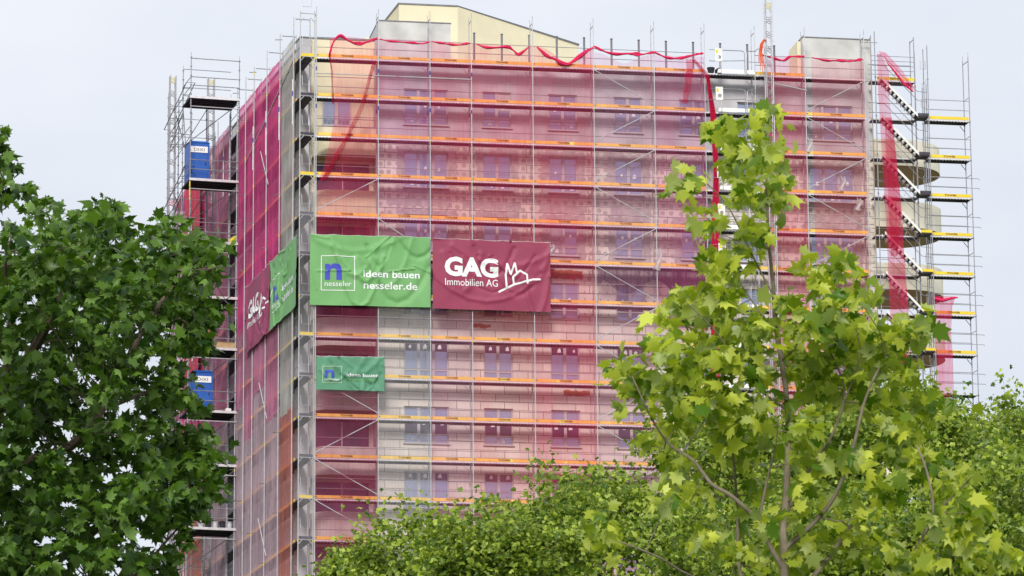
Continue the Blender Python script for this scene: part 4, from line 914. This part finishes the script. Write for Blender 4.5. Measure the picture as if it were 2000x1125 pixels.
# ------------------------------------------------------------------ trees
LOB = [(0, 0), (.12, -.1), (.42, -.12), (.3, .05), (.55, .22), (.38, .3), (.5, .62), (.24, .56), (.14, .72), (0, 1.0)]
outl = [(x, y) for x, y in LOB] + [(-x, y) for x, y in LOB[-2:0:-1]]
def leaf_template(detail=2):
    if detail == 2:
        V = [(0, .3, 0)] + [(x, y, -.28 * abs(x) - .16 * y * y) for x, y in outl]; n = len(outl)
        F = [(0, i + 1, (i + 1) % n + 1) for i in range(n)]
    else:
        P = [(0, -.05), (.5, .05), (.28, .4), (.45, .62), (0, 1.0), (-.45, .62), (-.28, .4), (-.5, .05)]
        V = [(0, .35, .0)] + [(x, y, -.35 * abs(x) - .15 * y * y) for x, y in P]; n = len(P); F = [(0, i + 1, (i + 1) % n + 1) for i in range(n)]
    return np.array(V), np.array(F)
def leaves(name, pos, size, parent, m, seed, detail=2, up=.5, face=(0, -1, .3), base=(0, 0, 0)):
    rg = np.random.default_rng(seed); n = len(pos); TV, TF = leaf_template(detail)
    nrm = rg.normal(size=(n, 3)) * .8 + np.array([0, 0, up]) + np.array(face) * .2; nrm /= np.linalg.norm(nrm, axis=1, keepdims=True)
    d = rg.normal(size=(n, 3)) + np.array([0, 0, -.45]); d -= (d * nrm).sum(1, keepdims=True) * nrm; d /= np.linalg.norm(d, axis=1, keepdims=True)
    x = np.cross(d, nrm); s_ = size * rg.uniform(.45, 1.25, n)[:, None, None]; wf = rg.uniform(.75, 1.05, n)[:, None, None]; curl = rg.uniform(-.6, 3.4, n)[:, None, None]
    V = pos[:, None, :] + s_ * (TV[None, :, 0:1] * wf * x[:, None, :] + TV[None, :, 1:2] * d[:, None, :] + TV[None, :, 2:3] * curl * nrm[:, None, :])
    V = V.reshape(-1, 3) - np.array(base); k = len(TV); F = (TF[None] + (np.arange(n) * k)[:, None, None]).reshape(-1, 3)
    me = bpy.data.meshes.new(name); me.vertices.add(len(V)); me.vertices.foreach_set('co', V.ravel().astype(np.float32))
    me.loops.add(F.size); me.loops.foreach_set('vertex_index', F.ravel().astype(np.int32)); me.polygons.add(len(F))
    me.polygons.foreach_set('loop_start', np.arange(0, F.size, 3, dtype=np.int32)); me.polygons.foreach_set('loop_total', np.full(len(F), 3, dtype=np.int32))
    me.update(calc_edges=True); me.materials.append(m); o = bpy.data.objects.new(name, me); col.objects.link(o)
    if parent: o.parent = parent
    return o
LM_near = leaf_mat('fresh plane leaf', (.08, .18, .008), (.55, .6, .07), (.55, .62, .24), .42)
LM_left = leaf_mat('plane leaf', (.012, .045, .004), (.115, .22, .018), (.16, .27, .07), .24)
LM_back = leaf_mat('small mid green leaf', (.045, .115, .008), (.38, .47, .055), (.36, .46, .15), .33)
FPX = 8411.33
def at(px, py, Y):
    r_ = Fv + R2 * ((px - 1000) / FPX) - U2 * ((py - 562.5) / FPX); return Vector((0, 0, CAMZ)) + r_ * (Y / r_.y)

class Tree:
    def __init__(s, label, base, bark, group=None, name='plane_tree', cat='tree'):
        s.th = Thing(name, label, cat, base, WF, group); s.base = base; s.bark = bark; s.sk = []; s.trunk = MB(); s.limbs = []
    def limb(s, pts, r0, r1, trunk=False, n=7):
        P = [Vector(p) for p in pts]; k = len(P); S = []
        for i in range((k - 1) * 4 + 1):
            t = i / 4; j = min(int(t), k - 2); f = t - j; p0, p1, p2, p3 = P[max(j - 1, 0)], P[j], P[j + 1], P[min(j + 2, k - 1)]
            S.append(.5 * ((2 * p1) + (-p0 + p2) * f + (2 * p0 - 5 * p1 + 4 * p2 - p3) * f * f + (-p0 + 3 * p1 - 3 * p2 + p3) * f ** 3))
        rs = [r0 + (r1 - r0) * i / (len(S) - 1) for i in range(len(S))]
        (s.trunk if trunk else s.twig_mb()).tube(S, rs, s.bark, n)
        s.sk += [(p, r) for p, r in zip(S, rs)]
    def twig_mb(s):
        if not s.limbs: s.limbs.append(MB())
        return s.limbs[0]
    def twig(s, c, r_, seed):
        q = min(s.sk, key=lambda a: (a[0] - c).length + max(0, a[0].z - c.z) * 1.5); p = q[0]; rr = random.Random(seed); d = (c - p)
        mid = p + d * .5 + Vector((rr.uniform(-1, 1), rr.uniform(-1, 1), rr.uniform(-1, .3))) * d.length * .12
        r0 = min(q[1] * .7, r_); s.twig_mb().tube([p, p.lerp(mid, .5), mid, mid.lerp(c, .5), c], [r0, r0 * .85, r0 * .7, r0 * .5, r0 * .3], s.bark, 5)
    def done(s, pos, size, m, seed, detail=2, up=.5):
        s.th.part('trunk', s.trunk)
        if s.limbs: s.th.part('branches', s.limbs[0], kind='stuff')
        leaves('crown', np.array(pos), size, s.th.e, m, seed, detail, up, base=s.base)

# --- young plane tree in front, right of centre
Yn = 38.
tr = Tree('young plane tree with large fresh yellow green leaves in front of the scaffold', (2.5, Yn, 0), 'barkg')
pp = lambda L, dy=0: [at(x, y, Yn + min(1, i / 2) * (dy + .15 * math.sin(i * 1.3))) for i, (x, y) in enumerate(L)]
tr.limb([(2.55, Yn, 0), (2.52, Yn, 2), (2.46, Yn, 4)] + [at(1532, 1125, Yn), at(1535, 980, Yn), at(1540, 860, Yn), at(1535, 760, Yn)], .05, .024, True, 10)
tr.limb(pp([(1535, 760), (1516, 640), (1510, 560), (1500, 450), (1497, 340), (1500, 260)]), .028, .006, True)
for L, r0, r1, dy in (([(1532, 1115), (1500, 1060), (1480, 1018), (1430, 970), (1390, 945), (1355, 900), (1310, 870), (1280, 830), (1255, 780), (1235, 735)], .035, .006, -.3),
        ([(1482, 1020), (1500, 930), (1515, 870), (1520, 820)], .02, .005, -.4), ([(1532, 1300), (1450, 1140), (1440, 1000), (1430, 880), (1400, 800)], .03, .008, .5),
        ([(1534, 1240), (1400, 1150), (1330, 1115), (1290, 1090), (1230, 1065), (1170, 1045)], .02, .006, -.6),
        ([(1537, 1000), (1560, 950), (1600, 890), (1625, 850), (1650, 760), (1610, 660), (1600, 580)], .03, .007, .2), ([(1535, 1070), (1600, 1010), (1640, 950), (1670, 860), (1690, 780), (1730, 700), (1790, 660)], .035, .007, -.2),
        ([(1532, 1190), (1610, 1100), (1660, 1030), (1720, 970), (1760, 900), (1800, 830)], .035, .008, .4), ([(1533, 1330), (1750, 1130), (1790, 1070), (1822, 1000), (1810, 920), (1790, 870)], .03, .008, -.5),
        ([(1822, 1010), (1870, 960), (1900, 930)], .015, .005, -.5), ([(1512, 580), (1470, 500), (1420, 400), (1370, 350)], .014, .005, -.1), ([(1516, 650), (1450, 560), (1410, 470)], .012, .004, .3),
        ([(1536, 800), (1460, 740), (1400, 650), (1340, 590)], .018, .005, -.5), ([(1650, 780), (1680, 680), (1640, 560)], .012, .004, 0.)):
    tr.limb(pp(L, dy), r0 * .72, r1 * .8)
CL = [(1500,240,34,30),(1435,262,45,34),(1395,255,24,22),(1495,300,40,36),(1440,335,48,40),(1515,350,35,40),(1345,372,34,28),(1335,345,22,18),(1460,385,45,30),(1522,398,34,26),(1385,445,42,28),(1468,455,38,32),
 (1440,500,48,34),(1400,530,38,30),(1412,580,45,30),(1530,590,20,26),(1600,545,40,45),(1655,525,26,28),(1620,610,48,44),(1570,640,38,36),(1680,590,34,38),(1300,635,34,34),(1350,600,44,34),(1420,625,48,36),(1480,650,46,38),
 (1300,690,38,28),(1215,722,38,26),(1240,755,44,34),(1330,730,48,44),(1400,715,56,46),(1470,725,46,44),(1550,715,38,38),(1620,700,55,46),(1700,680,48,48),(1762,655,46,36),(1800,650,28,28),(1740,720,55,36),(1700,790,52,34),
 (1640,770,48,38),(1400,790,60,42),(1320,825,46,34),(1480,820,46,38),(1570,840,38,34),(1760,850,46,36),(1825,805,46,26),(1780,900,48,42),(1330,915,36,28),(1350,965,46,28),(1300,980,28,26),(1165,1045,44,40),(1385,1060,36,28),
 (1545,1020,40,28),(1735,950,42,34),(1850,955,46,36),(1900,1000,46,36),(1835,1045,52,36),(1700,1075,52,34),(1650,1050,38,28),(1780,1100,56,30),(1900,1080,56,36),(1500,1100,36,28),(1455,890,44,34),(1420,850,36,30),(1600,900,30,26),(1210,800,20,18),
 (1370,680,40,30),(1660,650,40,40),(1590,760,40,30),(1960,1100,40,26),(1480,960,30,24),(1560,960,26,22),(1620,980,34,24),(1590,1070,34,26),(1450,1020,30,22),(1440,1090,34,24),(1550,1095,34,22),(1660,900,34,28),(1270,870,26,20),(1500,1030,22,18),(1690,1010,32,22),(1560,900,24,20)]
pos = []; rg = np.random.default_rng(5)
for i, (x, y, rx, ry) in enumerate(CL):
    dy = rg.uniform(-.8, .8); c = at(x, y, Yn + dy); tr.twig(c, .009, i); n = max(8, int(rx * ry / (34 if y > 520 else 42)))
    for _ in range(n):
        a = rg.normal(size=2) * .5; q = at(x + a[0] * rx, y + a[1] * ry - 8, Yn + dy + rg.normal() * .3); pos.append(tuple(q))
tr.done(pos, .158, LM_near, 11, 2, .35)

# --- big plane tree at the left
def inpoly(x, y, P):
    c = False; j = len(P) - 1
    for i in range(len(P)):
        if (P[i][1] > y) != (P[j][1] > y) and x < (P[j][0] - P[i][0]) * (y - P[i][1]) / (P[j][1] - P[i][1]) + P[i][0]: c = not c
        j = i
    return c
Yl = 58.
tl_ = Tree('large dark green plane tree filling the left edge', (-8.5, Yl, 0), 'bark')
tl_.limb([(-9.2, Yl, 0), (-9.0, Yl, 3), (-8.7, Yl, 6), (-8.4, Yl, 9), at(-60, 900, Yl)], .42, .25, True, 12)
pl_ = lambda L, dy=0: [at(x, y, Yl + dy + .5 * math.sin(i * 1.7)) for i, (x, y) in enumerate(L)]
for L, r0, r1, dy in (([(-60, 900), (20, 760), (90, 640), (150, 520), (205, 400)], .2, .02, 0), ([(-60, 950), (60, 900), (140, 870), (200, 800), (260, 680), (340, 560), (430, 520)], .16, .015, -1),
    ([(-60, 1150), (60, 1120), (160, 1060), (260, 960), (340, 900), (400, 880)], .14, .02, 1), ([(-100, 1260), (0, 1220), (150, 1150), (260, 1120), (340, 1040)], .12, .02, 0), ([(90, 640), (180, 600), (290, 520), (330, 450)], .08, .01, 1),
    ([(0, 800), (20, 640), (10, 520), (30, 440)], .1, .01, -1), ([(150, 520), (110, 460), (90, 410)], .04, .01, 0), ([(200, 800), (300, 760), (370, 720)], .06, .01, -.5), ([(260, 1120), (330, 1100), (350, 1080)], .04, .01, 0), ([(290, 640), (390, 610), (450, 580)], .04, .008, 0)):
    tl_.limb(pl_(L, dy), r0 * .6, r1 * .7)
PL = [(-140, 455), (0, 452), (30, 440), (55, 425), (72, 392), (100, 400), (122, 440), (145, 425), (180, 410), (205, 375), (222, 402), (245, 435), (275, 450), (300, 432), (335, 425), (345, 440), (380, 468), (425, 462), (440, 500), (430, 530), (400, 545), (440, 575), (430, 610),
      (415, 640), (395, 680), (385, 725), (368, 760), (385, 800), (405, 850), (425, 920), (425, 955), (395, 990), (375, 1030), (355, 1070), (345, 1110), (330, 1170), (-140, 1170)]
pos = []; gaps = [(235, 800, 26, 20), (300, 700, 20, 15), (60, 590, 12, 10), (230, 1120, 24, 22), (85, 1050, 14, 12), (310, 1065, 14, 10), (150, 730, 14, 12), (190, 585, 10, 8), (30, 480, 16, 12), (60, 455, 10, 8), (120, 1090, 18, 10), (275, 640, 12, 9), (330, 640, 10, 8)]
gaps += [(rg.uniform(0, 400), rg.uniform(480, 1110), rg.uniform(6, 11), rg.uniform(5, 9)) for _ in range(34)]
k = 0; nc = 0
while nc < 1250 and k < 20000:
    k += 1; x = rg.uniform(-140, 460); y = rg.uniform(370, 1170)
    if not inpoly(x, y, PL) or any(((x - a) / b) ** 2 + ((y - c) / d) ** 2 < 1 for a, c, b, d in gaps): continue
    nc += 1; edge = min(1., (470 - x) / 220.); dy = rg.uniform(-3.2, 3.2) * max(.25, edge); c = at(x, y, Yl + dy)
    if nc % 6 == 0: tl_.twig(c, .012, nc)
    for _ in range(int(rg.integers(7, 14))):
        a = rg.normal(size=3); q = at(x + a[0] * 13, y + a[1] * 10, Yl + dy + a[2] * .25)
        if any(((x + a[0] * 13 - g0) / b) ** 2 + ((y + a[1] * 10 - c0) / d) ** 2 < .75 for g0, c0, b, d in gaps): continue
        pos.append(tuple(q))
tl_.done(pos, .175, LM_left, 21, 2, .6)
# overhanging branch at the top left
tb = Tree('second plane tree reaching in with one leafy branch at the top of the left edge', (-9.5, 52, 0), 'bark')
tb.limb([(-9.8, 52, 0), (-9.6, 52, 5), (-9.2, 52, 10), at(-260, 500, 52)], .35, .16, True, 12)
tb.limb([at(-260, 500, 52), at(-120, 420, 52), at(-40, 370, 52), at(20, 380, 52)], .1, .01); tb.limb([at(-160, 440, 52), at(-60, 330, 52), at(5, 280, 52)], .06, .01)
pos = []
for i, (x, y, rx, ry) in enumerate([(5, 268, 12, 12), (12, 300, 14, 12), (5, 320, 16, 16), (22, 330, 10, 9), (10, 350, 14, 12), (38, 372, 16, 9), (15, 380, 20, 12), (48, 362, 10, 6), (0, 395, 14, 8), (-40, 340, 30, 50), (-80, 400, 40, 50), (-40, 270, 30, 20), (-110, 330, 40, 50)]):
    c = at(x, y, 52); tb.twig(c, .01, i)
    for _ in range(max(8, int(rx * ry / 11))):
        a = rg.normal(size=3) * .75; pos.append(tuple(at(x + a[0] * rx, y + a[1] * ry, 52 + a[2] * .5)))
tb.done(pos, .16, LM_left, 22, 2, .6)

# --- row of fine leaved trees behind
def back_tree(label, cx, top, hw, Y, seed, bottom=1300, lean=0):
    rg2 = np.random.default_rng(seed); px = 8411.33 / Y; c0 = at(cx, top, Y); t = Tree(label, (c0.x, Y, 0), 'bark', 'trees before the tower block', 'broadleaf_tree')
    H = c0.z; Rw = hw / px; t.limb([(c0.x, Y, 0), (c0.x + .2, Y, H * .3), (c0.x - .1, Y, H * .55), (c0.x, Y, H * .8), (c0.x, Y, H * .93)], .32, .03, True, 10)
    # clump centres on an uneven dome
    Cs = []; cz = H - Rw * .95; nb = 15
    bumps = [(rg2.uniform(0, 6.28), rg2.uniform(-.2, 1), rg2.uniform(.06, .24)) for _ in range(24)]
    for i in range(nb):
        a = rg2.uniform(0, 6.28); e = rg2.uniform(.1, 1.2); rr_ = Rw * .8; d = Vector((math.cos(a) * math.cos(e), math.sin(a) * math.cos(e), math.sin(e)))
        st0 = Vector((c0.x, Y, H * .35 + rg2.uniform(0, H * .3))); en = Vector((c0.x, Y, cz)) + d * rr_
        t.limb([st0, st0.lerp(en, .4) + Vector((0, 0, -.3)), st0.lerp(en, .75), en], .09, .012, n=5)
    nC = int(300 * (Rw / 4.) ** 2) + 40; P = []
    for i in range(nC):
        d = rg2.normal(size=3); d /= np.linalg.norm(d); 
        if d[2] < -.35: d[2] *= -1
        rr_ = Rw * (1 - abs(rg2.normal()) * .22) * (1 + sum(b * math.exp(-((math.atan2(d[1], d[0]) - a + 3.14) % 6.28 - 3.14) ** 2 * 5 - (d[2] - e) ** 2 * 12) for a, e, b in bumps) - .14)
        c = np.array([c0.x, Y, cz]) + d * rr_ * np.array([1, 1, 1.0 if d[2] > 0 else 1.6])
        s_ = rg2.uniform(.18, .4)
        if i % 5 == 0: t.twig(Vector(c), .012, i)
        nl = int(rg2.integers(60, 110)); Q = rg2.normal(size=(nl, 3)) * s_ * np.array([1, 1, .6]) + c; P.append(Q)
        if i % 5 == 0:   # shoot sticking out
            up_ = c + d * .4; P.append(rg2.normal(size=(18, 3)) * .16 + up_ + np.array([0, 0, .25])); t.twig(Vector(up_ + np.array([0, 0, .2])), .01, i)
    t.done(np.concatenate(P), .14, LM_back, seed, 1, .7)
back_tree('round low tree crown at the foot of the front, leftmost of the row', 702, 1088, 78, 118, 1)
back_tree('tree crown rising below the rose nets, second from the left of the row', 868, 1036, 165, 112, 2)
back_tree('broad tree crown left of the young plane tree', 1170, 938, 235, 108, 3)
back_tree('tall tree crown directly behind the young plane tree', 1475, 812, 215, 114, 4)
back_tree('tree crown right behind the young plane tree under the stair tower', 1740, 768, 250, 110, 5)
back_tree('tree crown at the right edge beside the far right scaffold', 1990, 792, 200, 116, 6)
back_tree('low tree crown filling the bottom between two taller crowns', 1000, 1010, 170, 100, 7)
back_tree('dark low crown behind the yellow green leaves at bottom right', 1620, 960, 330, 100, 8)
back_tree('low crown in the bottom right corner', 1930, 940, 260, 98, 9)
